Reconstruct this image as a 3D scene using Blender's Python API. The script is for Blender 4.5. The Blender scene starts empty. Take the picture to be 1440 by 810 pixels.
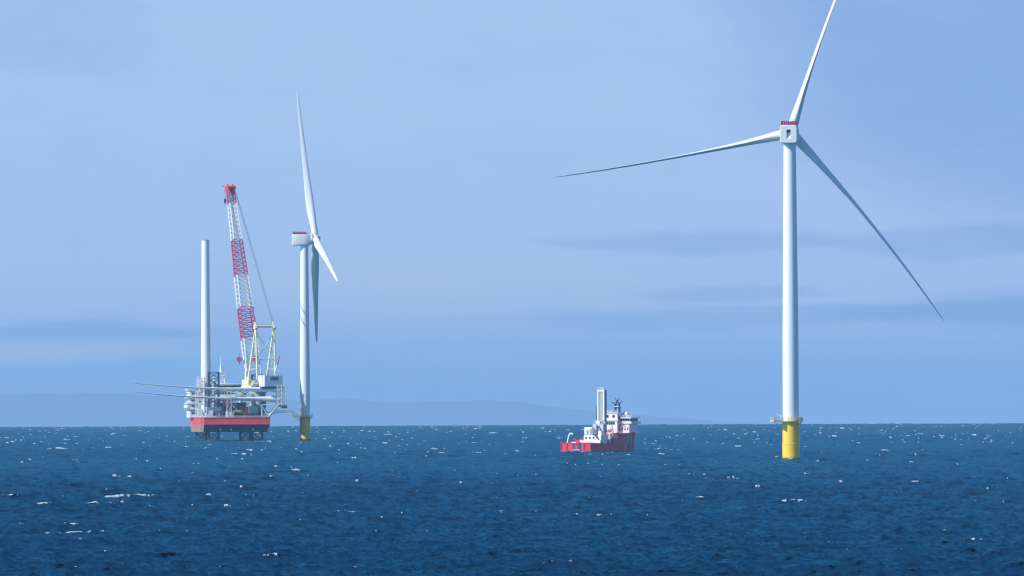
import bpy, math, random
import numpy as np
from mathutils import Vector, Matrix, Quaternion

# ------------------------------------------------------------------ camera, sky, sun
SC = bpy.context.scene
COL = SC.collection
H = 28.2                 # eye height above the sea, m
RE = 7.4e6               # effective earth radius (with refraction)
F = 16116.0              # focal length in pixels of a 1440 px wide frame
ROLL = 0.0038
PITCH = (554.0 - 405.0) / F
cp, sp = math.cos(PITCH), math.sin(PITCH)
fwd = Vector((0, cp, sp)); up0 = Vector((0, -sp, cp)); rt0 = Vector((1, 0, 0))
rt = (rt0 - ROLL * up0).normalized(); upc = (up0 + ROLL * rt0).normalized()
cam = bpy.data.cameras.new('camera')
camo = bpy.data.objects.new('camera', cam); COL.objects.link(camo)
m = Matrix.Identity(4)
for i in range(3):
    m[i][0] = rt[i]; m[i][1] = upc[i]; m[i][2] = -fwd[i]
m[2][3] = H
camo.matrix_world = m
cam.sensor_width = 36.0; cam.lens = F / 1440 * 36.0
cam.clip_start = 1.0; cam.clip_end = 200000.0
SC.camera = camo

SUN_AZ_LEFT = 64.0       # degrees left of the direction straight behind the camera
SUN_EL = 36.0
a_ = math.radians(SUN_AZ_LEFT); e_ = math.radians(SUN_EL)
sun_dir = Vector((-math.sin(a_) * math.cos(e_), -math.cos(a_) * math.cos(e_), math.sin(e_)))   # towards the sun
sl = bpy.data.lights.new('sun', 'SUN'); sl.energy = 5.0; sl.angle = math.radians(0.53); sl.color = (1.0, 0.985, 0.955)
so = bpy.data.objects.new('sun', sl); COL.objects.link(so)
so.rotation_euler = sun_dir.to_track_quat('Z', 'Y').to_euler()

HAZE_DENSITY = 1.8e-5
HAZE_COLOR = (0.38, 0.62, 0.84)

w = bpy.data.worlds.new('World'); SC.world = w; w.use_nodes = True
nt = w.node_tree; N = nt.nodes; L = nt.links; N.clear()
def mth(op, a, b=None, c=None, clamp=False):
    n = N.new('ShaderNodeMath'); n.operation = op; n.use_clamp = clamp
    for i, v in enumerate((a, b, c)):
        if v is None: continue
        if isinstance(v, (int, float)): n.inputs[i].default_value = v
        else: L.new(v, n.inputs[i])
    return n.outputs[0]
def mixc(f, a, b):
    n = N.new('ShaderNodeMix'); n.data_type = 'RGBA'
    if isinstance(f, (int, float)): n.inputs[0].default_value = f
    else: L.new(f, n.inputs[0])
    for i, v in ((6, a), (7, b)):
        if isinstance(v, tuple): n.inputs[i].default_value = (*v, 1)
        else: L.new(v, n.inputs[i])
    return n.outputs[2]
def smooth(v, lo, hi, a=0.0, b=1.0):
    n = N.new('ShaderNodeMapRange'); n.interpolation_type = 'SMOOTHSTEP'
    L.new(v, n.inputs[0])
    for i, q in enumerate((lo, hi, a, b)): n.inputs[1 + i].default_value = q
    return n.outputs[0]
sky = N.new('ShaderNodeTexSky'); sky.sky_type = 'NISHITA'; sky.sun_disc = False
sky.sun_elevation = e_
sky.sun_rotation = math.atan2(sun_dir.x, sun_dir.y)
sky.air_density = 1.0; sky.dust_density = 0.4; sky.ozone_density = 2.0
tc = N.new('ShaderNodeTexCoord')
sx = N.new('ShaderNodeSeparateXYZ'); L.new(tc.outputs['Generated'], sx.inputs[0])
az = mth('ARCTAN2', sx.outputs[0], sx.outputs[1])
el = mth('ARCSINE', sx.outputs[2])
deg = 180 / math.pi
U = mth('MULTIPLY', az, deg)               # azimuth in degrees, 0 = north (view direction)
V = mth('MULTIPLY', el, deg)               # elevation in degrees
def noise(su, sv, det, off=0.0, rough=0.5):
    c = N.new('ShaderNodeCombineXYZ')
    L.new(mth('MULTIPLY', U, su), c.inputs[0]); L.new(mth('MULTIPLY', V, sv), c.inputs[1]); c.inputs[2].default_value = off
    n = N.new('ShaderNodeTexNoise'); n.inputs['Scale'].default_value = 1.0; n.inputs['Detail'].default_value = det
    n.inputs['Roughness'].default_value = rough
    L.new(c.outputs[0], n.inputs['Vector']); return n.outputs[0]
nbig = noise(0.55, 2.2, 3, 3.3)
nmid = noise(1.1, 6.0, 4, 7.7)
nfin = noise(3.0, 9.0, 5, 1.1)
# thin stratus: soft bands at given azimuth / elevation (degrees), edges broken by noise
def band(u0, v0, hu, hv, amp, slope=0.0):
    Vn = mth('ADD', V, mth('MULTIPLY', mth('SUBTRACT', nmid, 0.5), 0.16))
    Un = mth('ADD', U, mth('MULTIPLY', mth('SUBTRACT', nbig, 0.5), 1.2))
    du = mth('SUBTRACT', Un, u0)
    dv = mth('SUBTRACT', mth('SUBTRACT', Vn, v0), mth('MULTIPLY', du, slope))
    q = mth('ADD', mth('POWER', mth('ABSOLUTE', mth('DIVIDE', du, hu)), 2.0), mth('POWER', mth('ABSOLUTE', mth('DIVIDE', dv, hv)), 2.0))
    return mth('MULTIPLY', smooth(q, 0.25, 1.15, 1.0, 0.0), amp)
def PU(px): return (px - 720) / F * deg
def PV(py): return (554 - py) / F * deg
cl = mth('ADD', smooth(V, PV(580), PV(395), 0.20, 1.0), 0.0)
gaps = None
for (px, py, hx, hy, amp, s) in [
        (960, 342, 215, 19, 0.5, 0.0), (1330, 342, 220, 24, 0.55, 0.02),
        (1160, 445, 470, 20, 0.55, 0.02), (1420, 438, 260, 34, 0.34, 0.02), (1035, 410, 170, 12, 0.5, 0.0),
        (150, 462, 230, 15, 0.55, 0.0), (60, 520, 200, 22, 0.12, 0.0),
        (1560, 40, 620, 330, 1.0, -0.05), (40, 30, 200, 80, 0.26, 0.0)]:
    b = band(PU(px), PV(py), hx / F * deg, hy / F * deg, amp, s)
    gaps = b if gaps is None else mth('ADD', gaps, b)
bright = None
for (px, py, hx, hy, amp, s) in [(60, 494, 330, 17, 0.75, 0.0), (650, 400, 330, 50, 0.28, 0.0), (620, 520, 260, 22, 0.16, 0.0), (120, 546, 300, 7, 0.5, 0.0)]:
    b = band(PU(px), PV(py), hx / F * deg, hy / F * deg, amp, s)
    bright = b if bright is None else mth('ADD', bright, b)
cover = mth('SUBTRACT', cl, gaps)
cover = mth('ADD', cover, mth('MULTIPLY', mth('SUBTRACT', nbig, 0.5), 0.55))
cover = mth('ADD', cover, mth('MULTIPLY', mth('SUBTRACT', nfin, 0.5), 0.34), clamp=True)
bright = mth('MULTIPLY', bright, smooth(nmid, 0.36, 0.62, 0.6, 1.3), clamp=True)
BLUE = (0.258, 0.432, 0.770); PALE = (0.410, 0.575, 0.905); CREAM = (0.52, 0.60, 0.79)
K = 10.0
veil = mixc(bright, mixc(cover, tuple(v * K for v in BLUE), tuple(v * K for v in PALE)), tuple(v * K for v in CREAM))
vf = smooth(V, 2.5, 11.0, 0.97, 0.0)
tint = N.new('ShaderNodeVectorMath'); tint.operation = 'MULTIPLY'; L.new(sky.outputs[0], tint.inputs[0]); tint.inputs[1].default_value = (0.72, 1.05, 1.45)
col = mixc(vf, tint.outputs[0], veil)
bg = N.new('ShaderNodeBackground'); bg.inputs[1].default_value = 0.1
L.new(col, bg.inputs[0])
wo = N.new('ShaderNodeOutputWorld'); L.new(bg.outputs[0], wo.inputs[0])

SC.view_settings.view_transform = 'Standard'; SC.view_settings.look = 'None'
SC.view_settings.gamma = 1.0; SC.view_settings.exposure = 0.0
SC.render.engine = 'CYCLES'
cy = SC.cycles
cy.use_denoising = True; cy.pixel_filter_type = 'BLACKMAN_HARRIS'; cy.filter_width = 1.25
try: cy.denoiser = 'OPENIMAGEDENOISE'
except Exception: pass
cy.max_bounces = 5; cy.diffuse_bounces = 2; cy.glossy_bounces = 2; cy.volume_bounces = 3; cy.transmission_bounces = 2
cy.sample_clamp_indirect = 4.0

# ------------------------------------------------------------------ helpers
def seaz(D): return -D * D / (2 * RE)
def W(px, py, D):
    """pixel of the 1440x810 frame + distance -> world point"""
    dx, dy = px - 720, py - 405
    u = dx - ROLL * dy; v = -ROLL * dx - dy
    return Vector((u / F * D, D, H + D * math.tan(PITCH + v / F)))

def tag(o, label=None, cat=None, group=None, kind=None):
    if label: o['label'] = label
    if cat: o['category'] = cat
    if group: o['group'] = group
    if kind: o['kind'] = kind
    return o
def empty(name, loc=(0, 0, 0), rz=0.0):
    o = bpy.data.objects.new(name, None); COL.objects.link(o)
    o.location = loc; o.rotation_euler = (0, 0, rz); o.empty_display_size = 1
    return o

class MB:
    def __init__(s): s.v = []; s.f = []; s.mi = []; s.sm = []
    def add(s, vs, fs, mi=0, smooth=False):
        b = len(s.v); s.v += [tuple(q) for q in vs]
        for f in fs:
            s.f.append(tuple(b + i for i in f)); s.mi.append(mi); s.sm.append(smooth)
        return s
    def box(s, x0, x1, y0, y1, z0, z1, mi=0):
        v = [(x0, y0, z0), (x1, y0, z0), (x1, y1, z0), (x0, y1, z0), (x0, y0, z1), (x1, y0, z1), (x1, y1, z1), (x0, y1, z1)]
        return s.add(v, [(0, 3, 2, 1), (4, 5, 6, 7), (0, 1, 5, 4), (1, 2, 6, 5), (2, 3, 7, 6), (3, 0, 4, 7)], mi)
    def cbox(s, c, d, mi=0):
        return s.box(c[0] - d[0] / 2, c[0] + d[0] / 2, c[1] - d[1] / 2, c[1] + d[1] / 2, c[2] - d[2] / 2, c[2] + d[2] / 2, mi)
    def tube(s, a, b, r, n=6, r2=None, mi=0, cap=True):
        a = Vector(a); b = Vector(b); d = b - a
        if d.length < 1e-6: return s
        r2 = r if r2 is None else r2
        q = d.to_track_quat('Z', 'Y'); vs = []
        for p, rr in ((a, r), (b, r2)):
            for k in range(n):
                t = 2 * math.pi * (k + .5) / n
                vs.append(p + q @ Vector((rr * math.cos(t), rr * math.sin(t), 0)))
        fs = [(k, (k + 1) % n, n + (k + 1) % n, n + k) for k in range(n)]
        s.add(vs, fs, mi, n > 6)
        if cap: s.add(vs, [tuple(range(n - 1, -1, -1)), tuple(range(n, 2 * n))], mi)
        return s
    def path(s, pts, r, n=6, mi=0):
        for a, b in zip(pts[:-1], pts[1:]): s.tube(a, b, r, n, mi=mi)
        return s
    def lathe(s, c, prof, n=24, mi=0, mis=None):
        """prof: (radius, z)"""
        c = Vector(c); vs = []
        for r, z in prof:
            for k in range(n):
                t = 2 * math.pi * k / n
                vs.append((c.x + r * math.cos(t), c.y + r * math.sin(t), c.z + z))
        for j in range(len(prof) - 1):
            fs = [(j * n + k, j * n + (k + 1) % n, (j + 1) * n + (k + 1) % n, (j + 1) * n + k) for k in range(n)]
            b = [tuple(vs[i] for i in f) for f in fs]
            s.add(vs[j * n:(j + 2) * n], [(k, (k + 1) % n, n + (k + 1) % n, n + k) for k in range(n)], mi if mis is None else mis[j], True)
        m = len(prof) - 1
        s.add(vs[0:n], [tuple(range(n - 1, -1, -1))], mi); s.add(vs[m * n:], [tuple(range(n))], mi)
        return s
    def loft(s, rings, mi=0, smooth=True, caps=True):
        n = len(rings[0]); vs = [p for r in rings for p in r]
        fs = []
        for j in range(len(rings) - 1):
            for k in range(n):
                fs.append((j * n + k, j * n + (k + 1) % n, (j + 1) * n + (k + 1) % n, (j + 1) * n + k))
        s.add(vs, fs, mi, smooth)
        if caps:
            s.add(rings[0], [tuple(range(n - 1, -1, -1))], mi); s.add(rings[-1], [tuple(range(n))], mi)
        return s
    def prism(s, poly, z0, z1, mi=0):
        n = len(poly)
        return s.loft([[(x, y, z0) for x, y in poly], [(x, y, z1) for x, y in poly]], mi, False)
    def sphere(s, c, r, n=12, mi=0, sz=1.0):
        prof = [(max(1e-3, r * math.sin(math.pi * k / 8)), -r * sz * math.cos(math.pi * k / 8)) for k in range(9)]
        return s.lathe(c, prof, n, mi)
    def build(s, name, mats, parent=None, bevel=0.0, label=None):
        me = bpy.data.meshes.new(name)
        me.from_pydata([tuple(p) for p in s.v], [], s.f)
        if not isinstance(mats, (list, tuple)): mats = [mats]
        for q in mats: me.materials.append(q)
        me.polygons.foreach_set('material_index', s.mi)
        me.polygons.foreach_set('use_smooth', s.sm)
        me.update()
        o = bpy.data.objects.new(name, me); COL.objects.link(o)
        if parent: o.parent = parent
        if bevel:
            b = o.modifiers.new('bevel', 'BEVEL'); b.width = bevel; b.segments = 2; b.limit_method = 'ANGLE'
        if label: o['label'] = label
        return o

def truss(mb, c0, c1, nb, rc, rb, mis=None, n=4, rings=True, xb=False):
    """lattice between corner lists c0 -> c1 (3 or 4 corners), nb bays; mis(t) -> material index"""
    k = len(c0); c0 = [Vector(p) for p in c0]; c1 = [Vector(p) for p in c1]
    P = lambda i, t: c0[i].lerp(c1[i], t)
    for j in range(nb):
        t0, t1 = j / nb, (j + 1) / nb; mi = mis((t0 + t1) / 2) if mis else 0
        for i in range(k):
            mb.tube(P(i, t0), P(i, t1), rc, n, mi=mi)
            i2 = (i + 1) % k
            if xb:
                mb.tube(P(i, t0), P(i2, t1), rb, n, mi=mi, cap=False); mb.tube(P(i2, t0), P(i, t1), rb, n, mi=mi, cap=False)
            elif j % 2 == 0: mb.tube(P(i, t0), P(i2, t1), rb, n, mi=mi, cap=False)
            else: mb.tube(P(i2, t0), P(i, t1), rb, n, mi=mi, cap=False)
            if rings: mb.tube(P(i, t1), P(i2, t1), rb, n, mi=mi, cap=False)
    return mb

def railing(mb, pts, h=1.1, r=0.06, closed=False, step=2.0, bars=2):
    pts = [Vector(p) for p in pts]
    if closed: pts = pts + [pts[0]]
    for a, b in zip(pts[:-1], pts[1:]):
        for q in range(bars):
            dz = Vector((0, 0, h * (q + 1) / bars)); mb.tube(a + dz, b + dz, r, 4)
        n = max(1, int((b - a).length / step))
        for i in range(n + 1):
            p = a.lerp(b, i / n); mb.tube(p, p + Vector((0, 0, h)), r, 4)
    return mb

def mat(name, c, rough=0.5, var=0.12, scale=0.3, metal=0.0, dirt=None, dirt_amt=0.0, streak=False, coat=0.0):
    m = bpy.data.materials.new(name); m.use_nodes = True
    t = m.node_tree; b = t.nodes['Principled BSDF']
    b.inputs['Roughness'].default_value = rough; b.inputs['Metallic'].default_value = metal
    g = t.nodes.new('ShaderNodeNewGeometry'); mp = t.nodes.new('ShaderNodeMapping')
    if streak: mp.inputs['Scale'].default_value = (1, 1, 0.12)
    t.links.new(g.outputs['Position'], mp.inputs[0])
    n = t.nodes.new('ShaderNodeTexNoise'); n.inputs['Scale'].default_value = scale; n.inputs['Detail'].default_value = 6
    t.links.new(mp.outputs[0], n.inputs['Vector'])
    mr = t.nodes.new('ShaderNodeMapRange'); mr.inputs[3].default_value = 1 - var; mr.inputs[4].default_value = 1 + var
    mr.inputs[1].default_value = 0.3; mr.inputs[2].default_value = 0.7
    t.links.new(n.outputs[0], mr.inputs[0])
    vm = t.nodes.new('ShaderNodeVectorMath'); vm.operation = 'SCALE'; vm.inputs[0].default_value = c
    t.links.new(mr.outputs[0], vm.inputs['Scale'])
    out = vm.outputs[0]
    if dirt:
        n2 = t.nodes.new('ShaderNodeTexNoise'); n2.inputs['Scale'].default_value = scale * 1.7; n2.inputs['Detail'].default_value = 8
        t.links.new(mp.outputs[0], n2.inputs['Vector'])
        r2 = t.nodes.new('ShaderNodeMapRange'); r2.inputs[1].default_value = 0.5; r2.inputs[2].default_value = 0.72; r2.inputs[4].default_value = dirt_amt
        t.links.new(n2.outputs[0], r2.inputs[0])
        mx = t.nodes.new('ShaderNodeMix'); mx.data_type = 'RGBA'; mx.inputs[7].default_value = (*dirt, 1)
        t.links.new(r2.outputs[0], mx.inputs[0]); t.links.new(out, mx.inputs[6]); out = mx.outputs[2]
    t.links.new(out, b.inputs['Base Color'])
    return m
M = dict(
    tower=mat('turbine_white', (0.80, 0.80, 0.79), 0.35, 0.02, 0.05, streak=True),
    blade=mat('blade_white', (0.76, 0.77, 0.78), 0.35, 0.02, 0.05),
    nacelle=mat('nacelle_grey_white', (0.70, 0.71, 0.72), 0.45, 0.03, 0.4),
    yellow=mat('transition_yellow', (0.95, 0.55, 0.04), 0.45, 0.06, 0.12, dirt=(0.45, 0.30, 0.06), dirt_amt=0.3, streak=True),
    growth=mat('waterline_growth', (0.09, 0.08, 0.03), 0.8, 0.4, 1.2),
    wet=mat('stained_yellow', (0.50, 0.34, 0.04), 0.5, 0.3, 0.9),
    deckyel=mat('platform_yellow', (0.84, 0.66, 0.26), 0.6, 0.1, 0.5),
    redrail=mat('rail_red', (0.36, 0.012, 0.07), 0.5, 0.1, 1.0),
    dark=mat('dark_steel', (0.03, 0.035, 0.04), 0.6, 0.2, 0.5),
    steel=mat('grey_steel', (0.30, 0.32, 0.34), 0.5, 0.15, 0.4),
    lsteel=mat('light_grey_steel', (0.55, 0.57, 0.58), 0.5, 0.12, 0.4),
    leg=mat('leg_blue_black', (0.018, 0.06, 0.125), 0.6, 0.2, 0.3, dirt=(0.05, 0.06, 0.08), dirt_amt=0.5),
    hullred=mat('hull_red', (0.80, 0.05, 0.06), 0.45, 0.10, 0.15, dirt=(0.55, 0.12, 0.10), dirt_amt=0.3, streak=True),
    antif=mat('antifouling', (0.36, 0.17, 0.12), 0.7, 0.15, 0.15, dirt=(0.34, 0.27, 0.20), dirt_amt=0.6, streak=True),
    hullshade=mat('hull_shaded_underside', (0.020, 0.060, 0.120), 0.6, 0.15, 0.2),  # shade and blue haze under the raked stern, put into the colour
    deck=mat('deck_grey_green', (0.11, 0.13, 0.13), 0.8, 0.2, 0.2),
    white=mat('ship_white', (0.80, 0.80, 0.78), 0.45, 0.06, 0.3, dirt=(0.50, 0.47, 0.42), dirt_amt=0.25, streak=True),
    cream=mat('crane_cream', (0.86, 0.78, 0.50), 0.45, 0.08, 0.3, dirt=(0.45, 0.42, 0.30), dirt_amt=0.3),
    boomw=mat('boom_white', (0.80, 0.80, 0.76), 0.45, 0.05, 0.3),
    boomr=mat('boom_red', (0.52, 0.07, 0.16), 0.45, 0.1, 0.3),
    headred=mat('boom_head_red', (0.70, 0.05, 0.04), 0.45, 0.1, 0.3),
    glass=mat('window_glass', (0.02, 0.03, 0.045), 0.12, 0.1, 0.3),
    orange=mat('orange_paint', (0.80, 0.22, 0.02), 0.5, 0.1, 0.4),
    cyel=mat('cargo_yellow', (0.75, 0.50, 0.04), 0.5, 0.1, 0.4),
    blue=mat('deep_blue_paint', (0.02, 0.06, 0.16), 0.45, 0.1, 0.3),
    teal=mat('sea_green_paint', (0.08, 0.20, 0.20), 0.5, 0.15, 0.3),
    pedestal=mat('pedestal_grey_green', (0.50, 0.54, 0.46), 0.5, 0.1, 0.15, dirt=(0.22, 0.25, 0.22), dirt_amt=0.5, streak=True),
    maroon=mat('maroon_paint', (0.30, 0.04, 0.06), 0.5, 0.15, 0.4),
    shipred=mat('ship_hull_red', (0.72, 0.03, 0.06), 0.4, 0.08, 0.15, dirt=(0.30, 0.04, 0.06), dirt_amt=0.3, streak=True),
    boot=mat('boot_red_brown', (0.16, 0.03, 0.04), 0.6, 0.2, 0.3),
    livery=mat('pale_livery', (0.45, 0.52, 0.66), 0.5, 0.2, 0.5, dirt=(0.30, 0.05, 0.10), dirt_amt=0.5),
    tan=mat('tan_panel', (0.42, 0.40, 0.36), 0.6, 0.06, 0.6),
    rope=mat('wire_rope', (0.16, 0.19, 0.23), 0.5, 0.1, 0.3),
)

# ------------------------------------------------------------------ sea
def fft_tile(n, Lt, seed, lam_lo, lam_hi, hs, wind_dir, spread, lam_peak, sharp=1.6):
    rng = np.random.default_rng(seed)
    k1 = np.fft.fftfreq(n, 1 / n) * 2 * math.pi / Lt
    kx, ky = np.meshgrid(k1, k1, indexing='xy')
    k = np.hypot(kx, ky); k[0, 0] = 1e-6
    kp = 2 * math.pi / lam_peak
    S = k ** -4.0 * np.exp(-1.25 * (kp / k) ** 2)
    cosd = (kx * math.cos(wind_dir) + ky * math.sin(wind_dir)) / k
    D = np.abs(cosd) ** spread
    S = S * D
    S[(k < 2 * math.pi / lam_hi) | (k > 2 * math.pi / lam_lo)] = 0
    A = np.sqrt(S) * (rng.normal(size=(n, n)) + 1j * rng.normal(size=(n, n)))
    A[0, 0] = 0
    h = np.fft.ifft2(A).real
    sc = (hs / 4) / h.std()
    A = A * sc
    r = lambda X: np.fft.ifft2(X).real
    h = r(A); dx = r(-1j * kx / k * A) ; dy = r(-1j * ky / k * A)
    # sign so that crests sharpen
    jxx = r(kx * kx / k * A); jyy = r(ky * ky / k * A); jxy = r(kx * ky / k * A)
    lam = sharp * -1.0
    J = (1 + lam * jxx) * (1 + lam * jyy) - (lam * jxy) ** 2
    return dict(n=n, L=Lt, h=h, dx=-dx * lam * -1.0, dy=-dy * lam * -1.0, J=J)
def sample(T, key, x, y):
    n, Lt = T['n'], T['L']
    u = (x / Lt * n) % n; v = (y / Lt * n) % n
    i = np.floor(u).astype(np.int64); j = np.floor(v).astype(np.int64)
    fu = (u - i); fv = (v - j); i %= n; j %= n; i2 = (i + 1) % n; j2 = (j + 1) % n
    a = T[key]
    return a[j, i] * (1 - fu) * (1 - fv) + a[j, i2] * fu * (1 - fv) + a[j2, i] * (1 - fu) * fv + a[j2, i2] * fu * fv

wd = math.radians(-68)
T1 = fft_tile(512, 433.0, 14, 3.6, 70.0, 1.55, wd, 5.0, 30.0)
T2 = fft_tile(512, 121.0, 12, 0.7, 6.0, 0.60, wd + 0.2, 4.0, 4.5)
T3 = fft_tile(256, 1371.0, 13, 60.0, 400.0, 0.45, wd - 0.3, 3.0, 110.0)

WASH = [(W(1112.3, 647, 5116).x, 5116, 3.6, 1.2, .8), (W(429, 619.5, 8199).x, 8199, 3.6, 1.5, .8), (W(300, 619.5, 8165).x, 8165, 4, 2.5, .7), (W(361, 619.5, 8170).x, 8170, 4, 2.5, .7),
        (W(800, 636, 5932).x, 5931, 5, 2.0, .7), (W(818, 636, 5932).x, 5931, 5, 2.0, .6), (W(884, 636, 5985).x, 5985, 5, 2.5, .7)]
RIPPLE = 0.8; REFLECT = 0.35
def build_sea():
    half = math.radians(3.35); nin = 720
    inner = np.linspace(-half, half, nin)
    outer_r = half + (math.pi - half) * (np.linspace(0, 1, 90)[1:] ** 2.2)
    ang = np.concatenate([-outer_r[::-1], inner, outer_r[:-1]])
    r = [2.0]
    while r[-1] < 1650: r.append(r[-1] * 1.13 + 2)
    r[-1] = 1650.0
    while r[-1] < 21500: r.append(r[-1] + 0.85 * (r[-1] / 1700) ** 1.6)
    while r[-1] < 45000: r.append(r[-1] * 1.06)
    r = np.array(r)
    A, R = np.meshgrid(ang, r)
    X = R * np.sin(A); Y = R * np.cos(A)
    Z = -R * R / (2 * RE)
    mask = ((np.abs(A) < half * 1.02) & (R > 1640)).astype(float)
    near = np.clip((16000 - R) / 9000, 0.0, 1)
    ca, sa = math.cos(0.31), math.sin(0.31)
    Xr = X * ca - Y * sa; Yr = X * sa + Y * ca
    # calmer / livelier patches (gusts)
    gust = 1.0 + 0.35 * np.sin(X / 340 + 1.1 * np.sin(Y / 900)) * np.sin(Y / 610 + 0.7 * np.sin(X / 500))
    h = sample(T1, 'h', X, Y) * gust + sample(T2, 'h', X, Y) * near + sample(T3, 'h', Xr, Yr)
    hx = sample(T1, 'dx', X, Y) * gust + sample(T2, 'dx', X, Y) * near * .6
    hy = sample(T1, 'dy', X, Y) * gust + sample(T2, 'dy', X, Y) * near * .6
    j1 = sample(T1, 'J', X, Y); j2 = sample(T2, 'J', X, Y)
    X2 = X + hx * mask; Y2 = Y + hy * mask; Z2 = Z + h * mask
    # whitecaps: crests that fold, thinned out by a second, differently repeating field
    q1 = np.quantile(j1[R > 1640], 0.5); s1 = j1[R > 1640].std()
    thin = sample(T1, 'h', Xr * 0.217 + 91, Yr * 0.217 - 33) / T1['h'].std()
    thin2 = sample(T1, 'h', Yr * 0.083 + 17, Xr * 0.083 + 5) / T1['h'].std()
    far = np.clip((R - 2200) / 5500, 0, 1.0)
    hs1 = T1['h'].std()
    foam = (q1 - j1) / s1 - 4.55 + 0.55 * np.clip(h / hs1, -2, 2.2) + 0.45 * thin + 0.12 * thin2 + 0.38 * (1 - j2) / T2['J'].std() + 0.75 * far
    # wash round the piles, the rig legs and the ship
    rg = np.random.default_rng(3); rn = rg.random(X.shape)
    for (wx, wy, wr, ww, wa) in WASH:
        d_ = np.hypot(X - wx, (Y - wy) * .5); ring = np.exp(-np.clip(d_ - wr, 0, None) / ww) * (d_ < wr + 8 * ww)
        foam = np.maximum(foam, wa * ring * (0.4 + rn) * 0.55)
    foam = np.clip(foam / 0.55, 0, 1) * mask
    nr, na = X.shape
    co = np.stack([X2, Y2, Z2], -1).reshape(-1, 3).astype(np.float32)
    ii, jj = np.meshgrid(np.arange(nr - 1), np.arange(na), indexing='ij')
    j3 = (jj + 1) % na
    quads = np.stack([ii * na + jj, ii * na + j3, (ii + 1) * na + j3, (ii + 1) * na + jj], -1).reshape(-1, 4)[:, ::-1]
    nv = co.shape[0]; nq = quads.shape[0]
    me = bpy.data.meshes.new('water')
    me.vertices.add(nv); me.vertices.foreach_set('co', co.ravel())
    me.loops.add(nq * 4); me.loops.foreach_set('vertex_index', quads.ravel().astype(np.int32))
    me.polygons.add(nq); me.polygons.foreach_set('loop_start', np.arange(0, nq * 4, 4, dtype=np.int32))
    me.polygons.foreach_set('loop_total', np.full(nq, 4, dtype=np.int32))
    me.polygons.foreach_set('use_smooth', np.ones(nq, dtype=bool))
    at = me.attributes.new('foam', 'FLOAT', 'POINT'); at.data.foreach_set('value', foam.reshape(-1).astype(np.float32))
    me.update(calc_edges=True)
    o = bpy.data.objects.new('water', me); COL.objects.link(o); tag(o, kind='structure')
    m = bpy.data.materials.new('sea_water'); m.use_nodes = True; t = m.node_tree; b = t.nodes['Principled BSDF']
    nn = t.nodes.new; lk = t.links.new
    b.inputs['Specular IOR Level'].default_value = 0.5; b.inputs['Specular Tint'].default_value = (0.25, 0.62, 0.92, 1)
    b.inputs['Base Color'].default_value = (0.0001, 0.0118, 0.024, 1); b.inputs['Roughness'].default_value = 0.22
    b.inputs['IOR'].default_value = 1.0
    g = nn('ShaderNodeNewGeometry')
    mp = nn('ShaderNodeMapping'); mp.inputs['Scale'].default_value = (0.9, 1.6, 1)
    lk(g.outputs['Position'], mp.inputs[0])
    n1 = nn('ShaderNodeTexNoise'); n1.inputs['Scale'].default_value = 1.3; n1.inputs['Detail'].default_value = 5; n1.inputs['Roughness'].default_value = 0.6
    lk(mp.outputs[0], n1.inputs['Vector'])
    # ripples too small for the mesh: tilt the normal directly
    v1 = nn('ShaderNodeVectorMath'); v1.operation = 'SUBTRACT'; lk(n1.outputs['Color'], v1.inputs[0]); v1.inputs[1].default_value = (.5, .5, .5)
    v2 = nn('ShaderNodeVectorMath'); v2.operation = 'MULTIPLY'; lk(v1.outputs[0], v2.inputs[0])
    mp2 = nn('ShaderNodeMapping'); mp2.inputs['Scale'].default_value = (0.030, 0.012, 1); lk(g.outputs['Position'], mp2.inputs[0])
    ng = nn('ShaderNodeTexNoise'); ng.inputs['Scale'].default_value = 1.0; ng.inputs['Detail'].default_value = 5; lk(mp2.outputs[0], ng.inputs['Vector'])
    mg = nn('ShaderNodeMapRange'); mg.inputs[1].default_value = .3; mg.inputs[2].default_value = .7; mg.inputs[3].default_value = RIPPLE * .45; mg.inputs[4].default_value = RIPPLE * 1.5; lk(ng.outputs[0], mg.inputs[0])
    cg = nn('ShaderNodeCombineXYZ'); lk(mg.outputs[0], cg.inputs[0]); lk(mg.outputs[0], cg.inputs[1]); lk(cg.outputs[0], v2.inputs[1])
    v3 = nn('ShaderNodeVectorMath'); v3.operation = 'ADD'; lk(v2.outputs[0], v3.inputs[0]); lk(g.outputs['Normal'], v3.inputs[1])
    v4 = nn('ShaderNodeVectorMath'); v4.operation = 'NORMALIZE'; lk(v3.outputs[0], v4.inputs[0]); lk(v4.outputs[0], b.inputs['Normal'])
    # foam
    fa = nn('ShaderNodeAttribute'); fa.attribute_name = 'foam'
    n2 = nn('ShaderNodeTexNoise'); n2.inputs['Scale'].default_value = 2.3; n2.inputs['Detail'].default_value = 6; n2.inputs['Roughness'].default_value = 0.65
    mp3 = nn('ShaderNodeMapping'); mp3.inputs['Scale'].default_value = (0.45, 1.4, 3.5); lk(g.outputs['Position'], mp3.inputs[0]); lk(mp3.outputs[0], n2.inputs['Vector'])
    mr = nn('ShaderNodeMapRange'); mr.inputs[1].default_value = 0.35; mr.inputs[2].default_value = 0.6; mr.inputs[3].default_value = -0.55; mr.inputs[4].default_value = 0.25
    lk(n2.outputs[0], mr.inputs[0])
    ad = nn('ShaderNodeMath'); ad.operation = 'ADD'; lk(fa.outputs['Fac'], ad.inputs[0]); lk(mr.outputs[0], ad.inputs[1])
    st = nn('ShaderNodeMapRange'); st.inputs[1].default_value = 0.35; st.inputs[2].default_value = 0.85; st.inputs[4].default_value = 0.95
    lk(ad.outputs[0], st.inputs[0])
    # wind-roughened water seen almost edge on: mean reflectance of its small facets
    b.inputs['Specular IOR Level'].default_value = 0.0
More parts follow.
